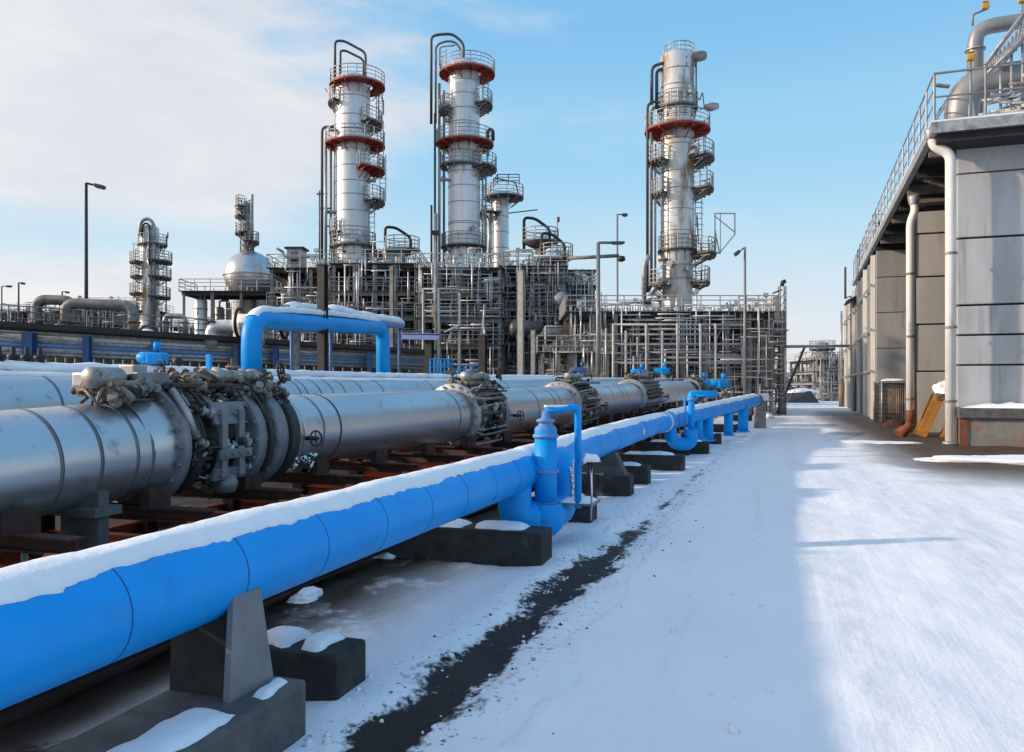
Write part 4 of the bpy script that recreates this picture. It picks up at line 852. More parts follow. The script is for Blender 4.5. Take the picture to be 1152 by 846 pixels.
def column(label, px, cz, r, py_top, py_base, plats, sides, seams, m='tower_clad', head=.5, name='distillation_column', skirt=None):
    x = X_(px, cz); zt, zb = Z_(py_top, cz), Z_(py_base, cz); c = (x, cz); t = thing(name, label, 'column', (x, cz, zb), cam=True)
    prof = [(r, zb), (r, zt)] + [(r * math.cos(a), zt + r * head * math.sin(a)) for a in (.3, .6, .9, 1.2, 1.45)] + [(0, zt + r * head)]
    if skirt: zs_, rs = Z_(skirt[0], cz), skirt[1]; prof = [(rs, zb), (rs, zs_ - .8), (r, zs_)] + prof[1:]
    mb = MB(); mb.lathe(prof, (x, cz, 0), n=48); mb.build('shell', m, t)
    for py in seams:
        mb = MB(); z = Z_(py, cz); mb.lathe([(r, z), (r + .035, z + .01), (r + .035, z + .07), (r, z + .08)], (x, cz, 0), n=48); mb.build('cladding_band', 'galv', t)
    for py, rr, kind, off in plats: platform(t, c, r, rr, Z_(py, cz), under=kind, off=off)
    for py, rr, a0, a1, kind in sides: platform(t, c, r, rr, Z_(py, cz), R(a0), R(a1), kind)
    return t, c
def risers(t, cz, runs, m='pipe_dark'):
    """runs: pixel polylines of pipework hugging the column"""
    for pts, r, dy, mm in runs:
        mb = MB(); mb.tube(fillet([(X_(a, cz), cz + dy, Z_(b, cz)) for a, b in pts], r * 4, 5), r, 10); mb.build('riser_pipe', mm or m, t)
def rungs(t, cz, px, py0, py1, dy, side=(1, 0, 0)):
    mb = MB(); mb.ladder((X_(px, cz), cz + dy, Z_(py1, cz)), (X_(px, cz), cz + dy, Z_(py0, cz)), .55, side, r=.04)
    z = Z_(py1, cz) + 2
    while z < Z_(py0, cz):
        q = [(X_(px, cz) + .42 * math.cos(a), cz + dy - .0 - .42 * math.sin(a), z) for a in [PI * i / 6 for i in range(7)]]; mb.tube(q, .022, 4, False); z += .9
    mb.build('ladder', 'galv', t)
def nozzles(t, c, r, cz, lst, m='galv'):
    for py, a, L in lst:
        z = Z_(py, cz); d = Vector((math.cos(R(a)), math.sin(R(a)), 0)); p = Vector((*c, z)) + d * r * .95
        mb = MB(); mb.rod(p, p + d * L, .16, 12); mb.tube([p + d * L, p + d * (L + .1)], .27, 14); mb.build('nozzle', m, t)
cz = 75; r1 = 19.2 / F * cz
t, c = column('left tall silver column with two red ring platforms and a slanting dark top pipe', 397, cz, r1, 93, 305,
    [(97, 31 / F * cz, 'red_paint', (5 / F * cz, 0)), (163, 33.5 / F * cz, 'red_paint', (2.5 / F * cz, 0)), (277, 26 / F * cz, 'grating', (0, 0))],
    [(140, 2.75, -52, 50, 'grating'), (192, 3.0, -66, 40, 'red_paint'), (227, 3.0, -42, 50, 'grating'), (117, 2.3, 165, 232, 'steel_dark'), (262, 2.2, 170, 235, 'steel_dark')], (113, 134, 150, 172, 190, 207, 222, 240, 258, 268, 288))
risers(t, cz, [([(379, 98), (379, 50), (389, 50), (413, 63), (413, 95)], .12, -.8, None), ([(384, 96), (384, 59), (390, 59), (410, 69), (410, 95)], .11, -.4, None),
    ([(378, 145), (364, 145), (364, 300)], .13, -.6, None), ([(369, 160), (369, 300)], .14, -.9, 'galv'), ([(373, 165), (373, 300)], .12, -.3, 'steel_mid'), ([(377, 120), (374.5, 160), (374.5, 298)], .09, .6, 'galv'), ([(360, 215), (360, 302)], .08, -.2, 'steel_mid'), ([(366, 100), (378, 118), (378, 160)], .06, -.2, 'steel_mid'),
    ([(426, 104), (426, 134)], .06, 0, 'steel_mid'), ([(428, 108), (431, 112), (431, 128)], .05, .3, 'steel_dark')])
rungs(t, cz, 428.5, 137, 190, -.3); rungs(t, cz, 431, 175, 227, -.2); rungs(t, cz, 420, 227, 300, -1); rungs(t, cz, 426, 97, 140, .4)
nozzles(t, c, r1, cz, [(150, -150, .7), (240, -165, .8), (272, -60, .6), (205, -20, .7), (285, -110, .6)])
for px in (360, 364, 369):
    mb = MB(); mb.box((X_(px + 4, cz), cz - .6, Z_(220 + (px - 360) * 4, cz)), (1.0, .2, .12)); mb.build('pipe_clamp', 'steel_mid', t)
cz = 76; r2 = 17.6 / F * cz
t, c = column('middle tall silver column with two red ring platforms and a squared black pipe loop on top', 522, cz, r2, 76, 305,
    [(83, 31.5 / F * cz, 'red_paint', (3.5 / F * cz, 0)), (162, 32.5 / F * cz, 'red_paint', (1 / F * cz, 0)), (187, 23 / F * cz, 'grating', (-4 / F * cz, 0)), (278, 26 / F * cz, 'steel_dark', (0, 0))],
    [(119, 2.75, -45, 55, 'grating'), (190, 3.15, -55, 60, 'grating'), (126, 2.4, 165, 230, 'grating')], (95, 110, 126, 141, 173, 196, 212, 230, 252, 254, 266))
risers(t, cz, [([(486, 142), (486, 44), (499, 42), (510, 42), (522, 52), (522, 82)], .13, -.7, None), ([(490.5, 140), (490.5, 53), (500, 48), (511, 48), (518, 55), (518, 82)], .11, -.3, 'steel_mid'), ([(495, 75), (495, 54), (512, 52)], .07, -.2, 'galv'),
    ([(490, 130), (490, 302)], .11, -.6, None), ([(494.5, 95), (494.5, 302)], .13, -.2, 'galv'), ([(486, 232), (486, 300)], .1, -.5, None), ([(499, 100), (499, 300)], .12, .4, 'steel_mid'),
    ([(549, 178), (549, 150), (552, 147), (555, 150), (555, 160)], .15, -.6, 'steel_dark'), ([(543, 196), (543, 300)], .08, -.3, 'galv'), ([(547, 200), (547, 300)], .05, -.2, 'steel_mid')])
rungs(t, cz, 546, 85, 120, -.2); rungs(t, cz, 545, 165, 190, -.4); rungs(t, cz, 543, 190, 280, -.6); rungs(t, cz, 500, 62, 84, -1.3)
nozzles(t, c, r2, cz, [(140, -150, .6), (205, -150, .8), (260, -60, .5), (288, -100, .6), (120, -160, .7)])
cz = 67; r3 = 18.6 / F * cz
t, c = column('right tall silver column with a single red ring and rust stains low on its side', 762, cz, r3, 64, 350,
    [(68, 17.4 / F * cz, 'steel_mid', (2 / F * cz, 0)), (122, 23 / F * cz, 'grating', (0, 0)), (147, 36.5 / F * cz, 'red_paint', (0, 0)), (282, 22 / F * cz, 'steel_dark', (0, 0))],
    [(180, 3.05, -58, 60, 'grating'), (183, 2.6, 165, 228, 'grating'), (214, 3.0, -48, 50, 'grating'), (219, 2.3, 170, 225, 'grating'), (287, 3.2, -50, 20, 'steel_dark'), (318, 2.7, -45, 40, 'grating'), (322, 3.0, 165, 235, 'grating')], (82, 100, 110, 133, 160, 166, 196, 215, 238, 262, 300, 315), m='tower_stained', head=.15, skirt=(286, 16.6 / F * cz))
risers(t, cz, [([(732, 120), (732, 77), (748, 73)], .14, -.5, None), ([(738, 124), (738, 81), (748, 78)], .14, -.3, None), ([(741, 118), (732, 117), (727, 122), (727, 330)], .12, -.6, None), ([(744, 121), (736, 121), (732, 126), (732, 330)], .13, -.3, 'steel_mid'),
    ([(736, 165), (736, 320)], .09, -.5, 'galv'), ([(782, 66), (782, 118)], .07, -.4, 'steel_mid'), ([(784, 112), (786, 115), (789, 105), (790.5, 118), (791, 122)], .05, -.4, 'steel_mid'), ([(728, 290), (722, 300), (722, 345)], .2, -1.2, 'galv'), ([(728, 335), (738, 318), (748, 318)], .22, -1.6, 'galv'), ([(784, 255), (784, 240), (786, 275)], .06, 0, 'steel_mid')])
rungs(t, cz, 789, 147, 182, -.2); rungs(t, cz, 790, 180, 215, -.4); rungs(t, cz, 784, 214, 318, -.6); rungs(t, cz, 745, 180, 280, -1)
nozzles(t, c, r3, cz, [(110, -60, .5), (170, -40, .6), (178, -60, .9), (300, -120, .6), (306, -70, .5), (293, -150, .6)])
mb = MB(); x, z = X_(783, cz), Z_(67, cz); mb.lathe([(0, -.75), (.3, -.65), (.42, -.2), (.42, .4), (.3, .7), (0, .75)], m=Matrix.Translation((x, cz - .6, z)) @ Matrix.Rotation(R(80), 4, 'Y'), n=18); mb.build('vent_head', 'steel_mid', t)
mb = MB(); x, z = X_(798, cz), Z_(124, cz); mb.lathe([(0, -.62), (.25, -.55), (.36, 0), (.25, .55), (0, .62)], m=Matrix.Translation((x, cz - .8, z)) @ Matrix.Rotation(R(82), 4, 'Y'), n=18); mb.rod((X_(785, cz), cz - .6, z - .1), (x, cz - .8, z), .09); mb.build('vent_head', 'galv', t)
mb = MB(); pts = [(801, 288), (801, 243), (823, 243), (823, 266), (806, 287)]
for a, b in zip(pts, pts[1:] + [(801, 262)]): mb.beam((X_(a[0], cz), cz - 1, Z_(a[1], cz)), (X_(b[0], cz), cz - 1, Z_(b[1], cz)), .09)
mb.beam((X_(801, cz), cz - 1, Z_(246, cz)), (X_(823, cz), cz - 1, Z_(264, cz)), .07); mb.beam((X_(782, cz), cz - 1.2, Z_(284, cz)), (X_(806, cz), cz - 1, Z_(287, cz)), .14); mb.beam((X_(807, cz), cz - 1, Z_(243, cz)), (X_(807, cz), cz - 1, Z_(288, cz)), .06); mb.build('davit_frame', 'steel_beige', t)
# ------------------------------------------------------------------ slender columns, sphere, small tower tops
cz = 82; r4 = .85
t, c = column('slim silver column with round railed head, right behind the middle tall column', 563, cz, r4, 224, 305, [(222, 2.1, 'grating', (.3, 0)), (240, 1.6, 'grating', (-1.2, 0))], [], (245, 262, 280))
risers(t, cz, [([(545, 232), (545, 300)], .2, -.4, 'silver_far'), ([(551, 236), (551, 300)], .2, .3, 'galv'), ([(570, 240), (605, 236)], .06, 0, 'steel_dark'), ([(555, 210), (555, 200), (580, 205), (584, 222)], .07, 0, 'steel_dark')])
mb = MB(); mb.rail([(X_(552, cz), cz - 1, Z_(222, cz)), (X_(560, cz), cz - 1, Z_(210, cz)), (X_(584, cz), cz - 1, Z_(210, cz))], 1.0, 1, .05); mb.build('top_rail', 'steel_dark', t)
cz = 100; t, c = column('slender weathered column ringed by many small platforms, standing alone at left', 168, cz, 1.15, 258, 372, [(275, 1.75, 'grating', (.4, 0))],
    [(294, 2.7, -70, 50, 'grating'), (295, 2.3, 160, 250, 'grating'), (312, 2.6, -70, 50, 'grating'), (311, 2.2, 150, 250, 'grating'), (334, 2.5, -70, 50, 'grating'), (330, 2.3, 150, 250, 'grating'), (350, 2.2, 150, 250, 'grating')], (285, 303, 322, 341), m='tower_stained', name='slender_column')
risers(t, cz, [([(163, 268), (163, 252), (169, 248), (175, 250), (178, 256), (178, 372)], .22, -1.2, 'galv'), ([(165, 268), (166, 256), (170, 253), (174, 256), (174, 300)], .12, -1.4, 'steel_dark'), ([(159, 270), (159, 250)], .1, 0, 'steel_mid'), ([(187, 290), (187, 360)], .08, 0, 'steel_mid'), ([(189, 268), (189, 260), (187, 276)], .06, 0, 'steel_mid'), ([(173, 262), (173, 372)], .3, -1.2, 'silver_far')])
rungs(t, cz, 184, 275, 335, -.8); rungs(t, cz, 156, 275, 350, -.8)
cz = 85; x = X_(281, cz); zc = Z_(310, cz); rs = 27.5 / F * cz
t = thing('spherical_tank', 'large silver spherical tank on stubby skirt, carrying a thin stack tower', 'storage tank', (x, cz, 0), cam=True)
mb = MB(); mb.lathe([(rs * math.cos(a), zc + rs * math.sin(a)) for a in [-PI / 2 + PI * i / 32 for i in range(33)]], (x, cz, 0), n=56); mb.build('sphere', 'silver', t)
mb = MB(); mb.lathe([(1.7, 0), (1.7, zc - rs * .93), (2.0, zc - rs * .7)], (x, cz, 0), n=32); mb.build('skirt', 'silver_far', t)
mb = MB(); mb.ring((x, cz), rs - .02, rs + .12, zc - .1, zc + .05, n=48); mb.build('equator_band', 'galv', t)
tw = MB(); zb, ztop = Z_(284, cz), Z_(226, cz); xw = X_(278, cz)
for dx in (-.55, .55):
    for dy in (-.55, .55): tw.rod((xw + dx, cz + dy, zb - .3), (xw + dx * .8, cz + dy * .8, ztop), .06)
for k in range(9):
    z = zb + (ztop - zb) * k / 9; z2 = zb + (ztop - zb) * (k + 1) / 9; tw.rod((xw - .55, cz - .55, z), (xw + .55, cz - .55, z2), .045); tw.rod((xw - .55, cz - .55, z), (xw + .55, cz - .55, z), .045); tw.rod((xw - .55, cz + .55, z), (xw - .55, cz - .55, z2), .04)
st = tw.build('lattice_stack', 'steel_mid', t)
mb = MB(); mb.rod((xw, cz, zb - .3), (xw, cz, ztop - .2), .3, 14); mb.rod((xw + .55, cz, zb), (xw + .55, cz, ztop + .7), .14, 10); mb.build('stack_pipe', 'galv', st)
for py, a0, a1 in ((262, 100, 290), (232, 120, 240), (243, 120, 240), (272, -80, 80)): platform(t, (xw, cz), .3, 1.25, Z_(py, cz), R(a0), R(a1), 'steel_dark', h=1.0)
# sphere access deck
b = steel_frame('railed grey access deck on legs beside the silver sphere', 207, 304, 79, 4, [328], 4, 2, 'steel_mid', .25, rails=(0,), conduit=12, seed=3, brace=True)
drum('short silver drum under the deck beside the sphere', 226, 336, 385, 80, .62); drum('second silver drum in the shade under the sphere deck', 247, 345, 385, 82, .5, 'galv')
# small crow's-nest tops
def crow(label, px, py, cz, w, seed=0):
    x, z = X_(px, cz), Z_(py, cz); t = thing('railed_platform', label, 'platform', (x, cz, z - 3), cam=True)
    mb = MB(); mb.rod((x, cz, z - 4), (x, cz, z), .5, 16); mb.build('shaft', 'galv', t)
    mb = MB(); mb.lathe([(0, -.9), (w * .55, -.5), (w, -.12), (w, 0), (0, .02)], (x, cz, z), n=28); mb.build('pan', 'grating', t)
    mb = MB(); mb.arcrail((x, cz), w - .05, z, h=1.15, n=20, pr=.05); mb.build('railing', 'galv', t)
    mb = MB(); mb.tube(fillet([(x - w * .9, cz - .3, z - 1), (x - w * .9, cz - .3, z + 2.2), (x - w * .3, cz - .3, z + 2.1), (x + w * .5, cz, z + 1.2), (x + w * .5, cz, z)], .4, 5), .14, 10); mb.build('hook_pipe', 'steel_dark', t)
    return t
crow('pan-shaped railed platform with hooked pipe between the two red-ringed columns', 452, 281, 78, 1.75)
crow('railed round platform with cage top, right of the slim column', 608, 272, 74, 1.7); crow('lower railed round platform, rightmost above the tangle of pipes', 626, 290, 72, 1.5)
cz = 74; p = X_(627, cz); t = T_('flag_mast', 'thin mast tipped with a tiny red flag above the pipe tangle', 'mast', 627, cz, Z_(300, cz))
mb = MB(); mb.rod((p, cz, Z_(300, cz)), (p, cz, Z_(244, cz)), .05); mb.build('mast', 'steel_beige', t); mb = MB(); mb.box((p + .12, cz, Z_(247, cz)), (.2, .04, .5)); mb.build('flag', 'red_paint', t)
# ------------------------------------------------------------------ main process block
gB = lambda s: 'grey bent process pipe ' + s
b1 = steel_frame('leftmost bay of the process block, with railed roof deck beside the sphere', 306, 372, 71, 9, [302, 345, 385], 4, 3, 'steel_mid', .3, rails=(0, 1, 2), seed=1, conduit=70)
b2 = steel_frame('process block bay at the foot of the left red-ringed column', 376, 468, 70, 10, [297, 328, 356, 388], 5, 3, 'steel_mid', .32, rails=(0, 1, 2, 3), seed=2, conduit=110)
b3 = steel_frame('process block bay at the foot of the middle red-ringed column, wide dark roof beam', 472, 562, 68, 10, [302, 330, 358, 388], 5, 3, 'steel_mid', .32, rails=(0, 1, 2, 3), seed=3, conduit=120, ladder_px=512)
b4 = steel_frame('tangled process block bay under the slim column and round platforms', 566, 634, 70, 10, [300, 318, 345, 372], 5, 3, 'steel_mid', .3, rails=(0, 1, 2, 3), seed=4, conduit=130, ladder_px=603)
b5 = steel_frame('low railed stage with pale floor edge, left of the right column deck', 610, 684, 60, 5, [396], 5, 2, 'steel_beige', .2, rails=(0,), seed=5, conduit=50, floor='steel_beige')
b6 = steel_frame('stepped end stage of the process block sloping down to the right', 636, 668, 72, 8, [322, 352, 380], 3, 3, 'steel_mid', .25, rails=(0, 1, 2), seed=6, conduit=80)
for b, n, s, gname, sd in ((b1, 18, 'in the leftmost bay beside the sphere', 'pipes in the bay beside the sphere', 21), (b2, 32, 'in the bay below the left red-ringed column', 'pipes below the left column', 22), (b3, 34, 'in the bay below the middle red-ringed column', 'pipes below the middle column', 23), (b4, 40, 'in the tangled bay below the slim column', 'pipes below the slim column', 24), (b6, 16, 'on the stepped end stage', 'pipes on the stepped stage', 25), (b5, 10, 'under the low pale stage', 'pipes under the low stage', 26)):
    pipes_in(b, n, gB(s), gname, sd)
    if b is not b5:
        up = (b[0], b[1], b[2], b[3], max(b[5]) - .2, [max(b[5]) + 2.0]); pipes_in(up, max(3, n // 8), gB('rising above the roof ' + s.replace('in the', 'of the').replace('on the', 'of the')), gname + ', above its roof', sd + 50, .14, zmin=max(b[5]))
def small_box(label, px, py, cz, w, h, m='steel_mid'):
    x, z = X_(px, cz), Z_(py, cz); t = thing('equipment_cabin', label, 'cabin', (x, cz, z), cam=True)
    mb = MB(); mb.box((x, cz, z + h / 2), (w, 1.6, h)); mb.build('wall', m, t); mb = MB(); mb.box((x, cz, z + h + .08), (w + .4, 2.0, .16)); mb.build('roof', 'steel_dark', t)
    mb = MB(); mb.box((x, cz - .82, z + h * .5), (w * .45, .05, h * .6)); mb.build('door', 'steel_dark', t); return t
small_box('small grey cabin with flat dark roof on the leftmost bay', 334, 302, 74, 1.4, 1.7, 'galv'); small_box('low grey cabin among the pipes by the left column', 430, 297, 75, 2.2, 1.0, 'steel_beige')
vessel('dark horizontal heat exchanger with tilted pale end, in the tangle below the slim column', 592, 370, 67.5, 2.2, .7, 'pipe_dark'); vessel('long silvery horizontal vessel, above the dark exchanger', 618, 375, 67.5, 3.4, .5, 'galv')
vessel('horizontal tank on the second floor below the middle column', 505, 350, 72, 3.2, .8, 'steel_mid'); vessel('grey horizontal tank low in the bay below the left column', 420, 345, 73, 3.5, .7, 'galv'); vessel('horizontal tank on the low floor of the leftmost bay', 335, 375, 73, 2.8, .75, 'steel_beige')
vessel('small round-ended tank facing the road, below the round platforms', 630, 338, 69, 2.6, .6, 'galv', 'y')
drum('pale vertical drum in the bay of the middle column, at its right', 552, 312, 345, 71, .55, 'silver_far'); drum('tall rusty-grey drum beside the foot of the left column', 440, 305, 345, 73, .6, 'galv'); drum('upright grey drum in the tangle under the slim column', 588, 300, 330, 72, .6, 'galv'); drum('stout upright drum on the stepped stage', 652, 324, 352, 74, .55, 'silver_far')
# pale pipe gantry in front of the middle bay
t = T_('pipe_gantry', 'pale ladder-like pipe gantry in front of the middle bay', 'pipe gantry', 490, 62)
for a in (476, 493, 517): mb = MB(); mb.rod((X_(a, 62), 62, 0), (X_(a, 62), 62, Z_(325 if a != 517 else 330, 62)), .09 if a != 493 else .14, 10); mb.build('post', 'steel_beige', t)
mb = MB()
for py in (325, 329, 337, 350, 355): mb.rod((X_(476, 62), 62.1, Z_(py, 62)), (X_(517, 62), 62.1, Z_(py, 62)), .07, 8)
mb.build('rung_pipes', 'steel_beige', t)
mb = MB(); mb.beam((X_(500, 62), 61.8, Z_(374, 62)), (X_(517, 62), 61.8, Z_(366, 62)), .5, .12); mb.build('chute', 'silver_far', t)
t = T_('tall_pipe_mast', 'tall thin dark pipe mast before the left side of the middle column', 'mast', 490.5, 61)
mb = MB(); mb.rod((X_(490.5, 61), 61, 0), (X_(490.5, 61), 61, Z_(240, 61)), .12, 10); mb.build('mast', 'steel_mid', t); mb = MB(); mb.box((X_(490.5, 61), 61, Z_(262, 61)), (.5, .5, .3)); mb.build('junction_box', 'steel_dark', t)
for i, (px, pt, cz, m, lab) in enumerate(((586, 305, 60, 'steel_beige', 'tall pale steel post in front of the slim column bay'), (600, 372, 58, 'galv', 'thin pale post with ladder, right of the dark exchanger'), (441, 300, 64, 'steel_mid', 'thick grey post between the bays of the two red-ringed columns'))): hpost(px, pt, cz, .42 if i == 0 else .3, m, lab)
# dark block added behind the frames so that no sky shows through
t = T_('sky_blocker', 'dark backing block added behind the process block to shut out the sky', 'building', 480, 92)
mb = MB(); mb.span(X_(300, 92), X_(668, 92), 92, 104, 0, Z_(306, 92)); mb.build('wall', 'cladding_dark', t)
mb = MB(); mb.span(X_(297, 92), X_(671, 92), 91.4, 104.5, Z_(306, 92) + .01, Z_(304, 92)); mb.build('roof', 'steel_dark', t)
# ------------------------------------------------------------------ right deck below the right column
b7 = steel_frame('long railed grey deck on posts around the foot of the right column', 642, 868, 60, 9, [351], 10, 3, 'steel_mid', .26, rails=(0,), seed=9, conduit=170, floor='steel_mid')
pipes_in(b7, 40, gB('under the long deck of the right column'), 'pipes under the right deck', 31)
pipes_in((b7[0], b7[1], b7[2], b7[3], b7[5][0], [b7[5][0] + 1.6]), 8, gB('standing on the long deck of the right column'), 'pipes on the right deck', 32, .14, zmin=b7[5][0])
t = T_('service_house', 'dark clad house hidden under the right column deck', 'building', 750, 71)
mb = MB(); mb.span(X_(668, 71), X_(862, 71), 71, 78, 0, Z_(356, 71)); mb.build('wall', 'cladding_dark', t)
for px in (700, 735, 790): mb = MB(); mb.span(X_(px, 71), X_(px + 16, 71), 70.93, 70.99, Z_(418, 71), Z_(385, 71)); mb.build('yellow_panel', 'panel_tan', t)
cz = 56; t = T_('open_pipe_frame', 'open pale tube frame in rows, standing before the right deck', 'pipe frame', 765, cz)
for px in (690, 704, 727, 745, 762, 788, 805, 838):
    mb = MB(); mb.rod((X_(px, cz), cz, 0), (X_(px, cz), cz, Z_(364 if px not in (704, 745) else 372, cz)), .10, 8); mb.build('post', 'steel_beige', t)
for py, a, b in ((365, 690, 838), (376, 704, 805), (387, 690, 838), (396, 727, 805), (408, 690, 838), (370, 727, 790), (402, 745, 838)):
    mb = MB(); mb.rod((X_(a, cz), cz + .16, Z_(py, cz)), (X_(b, cz), cz + .16, Z_(py, cz)), .08, 8); mb.build('rail_tube', 'steel_beige', t)
b8 = steel_frame('tall end frame of the right deck, against the gap in the road', 838, 880, 62, 7, [350, 372, 395, 420], 3, 2, 'steel_mid', .28, rails=(), seed=10, conduit=60, decks=(1,))
pipes_in(b8, 12, gB('in the end frame of the right deck'), 'pipes in the end frame', 33)
t = T_('lattice_mast', 'slim lattice mast with boxes and a hooded head, right end of the deck', 'mast', 880, 62)
mb = MB(); x = X_(880, 62); zt = Z_(322, 62)
for dx in (-.22, .22):
    for dy in (-.2, .2): mb.rod((x + dx, 62 + dy, 0), (x + dx, 62 + dy, zt), .05)
k = 0
while k < zt - .6: mb.rod((x - .22, 61.8, k), (x + .22, 61.8, k + .6), .03); k += .6
mb.build('lattice', 'steel_mid', t)
mb = MB(); mb.tube(fillet([(x, 62, zt), (x, 62, zt + .3), (x + .25, 62, zt + .4)], .1), .16, 8); mb.build('hood', 'steel_dark', t)
mb = MB(); mb.box((X_(872, 62), 62, Z_(347, 62)), (.5, .5, 2.0)); mb.build('box', 'steel_beige', t); mb = MB(); mb.rod((x, 62, Z_(326, 62)), (X_(869, 62), 62, Z_(330, 62)), .06); mb.build('bracket_arm', 'steel_dark', t)
# ------------------------------------------------------------------ long pipe rack at left
t = thing('pipe_rack', 'long blue-posted pipe rack with dark top beam running behind the rear pipes', 'pipe rack', (X_(140, 46), 46, 0), cam=True)
def RK(px, dy=0):
    k = (px - CXP) / F; ax, ac, bx, bc = X_(-30, 40), 40, X_(480, 58), 58; f = (k * ac - ax) / ((bx - ax) - k * (bc - ac)); return ax + (bx - ax) * f, ac + (bc - ac) * f + dy
def rk_run(py0, py1, w, h, px0=-30, px1=480, dy=0):
    mb = MB(); a, b = RK(px0, dy), RK(px1, dy); za = Z_(py0 + (py1 - py0) * px0 / 280, RK(px0)[1]); zb = Z_(py0 + (py1 - py0) * px1 / 280, RK(px1)[1]); return mb, (a[0], a[1], za), (b[0], b[1], zb)
mb, a, b = rk_run(366, 384, 1, 1); mb.beam(a, b, 2.6, .28); mb.build('top_beam', 'steel_dark', t)
for px, w in ((52, .52), (114, .34), (187, .30), (275, .32), (318, .3), (420, .3)):
    x, y = RK(px, -1.45); mb = MB(); mb.hbeam((x, y, 0), (x, y, Z_(368 + 18 * px / 280, y) - .1), w, w, .03); mb.build('post', 'blue_steel', t)
for py0, py1, r, m in ((374, 389, .10, 'galv'), (378, 393, .13, 'silver_far'), (383, 396, .2, 'galv'), (388, 400, .13, 'blue_pale'), (394, 404, .17, 'galv'), (398, 408, .10, 'galv')):
    mb, a, b = rk_run(py0, py1, 0, 0, dy=-1.0 + r); mb.rod(a, b, r, 12); mb.build('run_pipe', m, t)
mb = MB()
for i in range(46):
    px = -10 + i * 10.5; x, y = RK(px, -.9); zt = Z_(396, y); mb.rod((x, y, .3), (x, y, zt), .05, 5)
mb.build('baluster', 'steel_mid', t)
mb = MB(); a, b = RK(-30, .9), RK(480, .9); d = Vector((b[0] - a[0], b[1] - a[1], 0)); mb.beam((a[0], a[1], 2.0), (b[0], b[1], 2.0), .12, 3.9); mb.build('back_panel', 'steel_mid', t)
mb = MB(); z1 = Z_(362, 42); pts = [Vector((RK(px, .6)[0], RK(px, .6)[1], Z_(364 + 16 * px / 280, RK(px)[1]))) for px in (-30, 60, 150, 240, 330)]; mb.rail(pts, 1.0, 1.2, .035); mb.build('railing', 'steel_mid', t)
def arch_pipe(label, px0, px1, pt, pb, cz, r, m='galv', slope=0):
    t = thing('arched_pipe', label, 'pipe', (X_(px0, cz), cz, Z_(pb, cz)), cam=True)
    mb = MB(); mb.tube(fillet([(X_(px0, cz), cz, Z_(pb, cz)), (X_(px0, cz), cz, Z_(pt, cz)), (X_(px1, cz), cz, Z_(pt + slope, cz)), (X_(px1, cz), cz, Z_(pb, cz))], r * 2.0, 8), r, 24); mb.build('pipe_body', m, t)
    for px in (px0, px1): mb = MB(); z = Z_(min(pb - 3, 364), cz); mb.ring((X_(px, cz), cz), r, r + .1, z, z + .12, n=24); mb.build('flange', 'steel_dark', t)
    return t
arch_pipe('big grey arched pipe, lower and in front, left of the slender column', 74, 150, 341, 386, 52, .35, 'steel_mid', 3); arch_pipe('big grey arched pipe behind, at the far left', 41, 82, 337, 386, 54, .34, 'steel_mid', 1)
arch_pipe('thin silver arched pipe just right of the slender column', 186, 208, 355, 376, 58, .2, 'galv', 1); arch_pipe('silver elbow pipe left of the blue loop', 238, 290, 367, 390, 47, .38, 'silver_far', 0)
t = thing('dome_hatch', 'black-rimmed white round hatch lying on the rack top by the slender column', 'hatch', (X_(166, 47), 47, Z_(378, 47)), cam=True)
mb = MB(); mb.lathe([(0, .42), (.25, .38), (.45, .22), (.52, 0)], (X_(166, 47), 47, Z_(378, 47)), n=28); mb.build('dome', 'snow', t); mb = MB(); mb.tube([(X_(166, 47) + .62 * math.cos(a), 47.1, Z_(378, 47) + .62 * math.sin(a)) for a in [PI * i / 16 for i in range(17)]], .09, 8); mb.build('rim', 'black', t)
for k, (px, cz) in enumerate(((268, 46), (318, 46))):
    t = thing('ringed_drum', ('black-ringed white drum at the left, under the blue loop', 'black-ringed white drum at the right, under the blue loop')[k], 'drum', (X_(px, cz), cz, Z_(388, cz)), cam=True); mb = MB(); z = Z_(358, cz)
    mb.lathe([(0, -.9), (.55, -.9), (.55, .9), (0, .9)], (X_(px + 14, cz), cz, z - .3), axis='X', n=28); mb.build('shell', 'white_pipe', t); mb = MB(); mb.tube([(X_(px + 2, cz), cz + .85 * math.cos(a), z - .3 + .85 * math.sin(a)) for a in [2 * PI * i / 24 for i in range(25)]], .1, 8); mb.build('rim', 'black', t)
    mb = MB(); mb.box((X_(px + 14, cz), cz, (z - .85) / 2), (.5, .4, z - .85)); mb.build('stand', 'steel_mid', t)
# distant plant at far left
for i, (p0, p1, cz, lv, lab) in enumerate(((-20, 32, 115, [352, 364], 'distant low plant frame at the far left edge'), (34, 92, 112, [350, 362], 'distant low plant frame behind the arched pipes'), (92, 152, 112, [345, 358], 'distant plant frame with flat canopy, left of the slender column'), (190, 250, 108, [368, 380], 'distant low plant frame right of the slender column'))):
    b = steel_frame(lab, p0, p1, cz, 12, lv, 6, 3, 'haze_steel', .3, rails=(0,), seed=40 + i, conduit=150, z0=0); pipes_in(b, 9, ('grey pipe in the distant frame ' + lab.split('frame ')[1]), 'pipes of the ' + lab, 60 + i, .3, ('haze_steel', 'galv', 'steel_mid'))
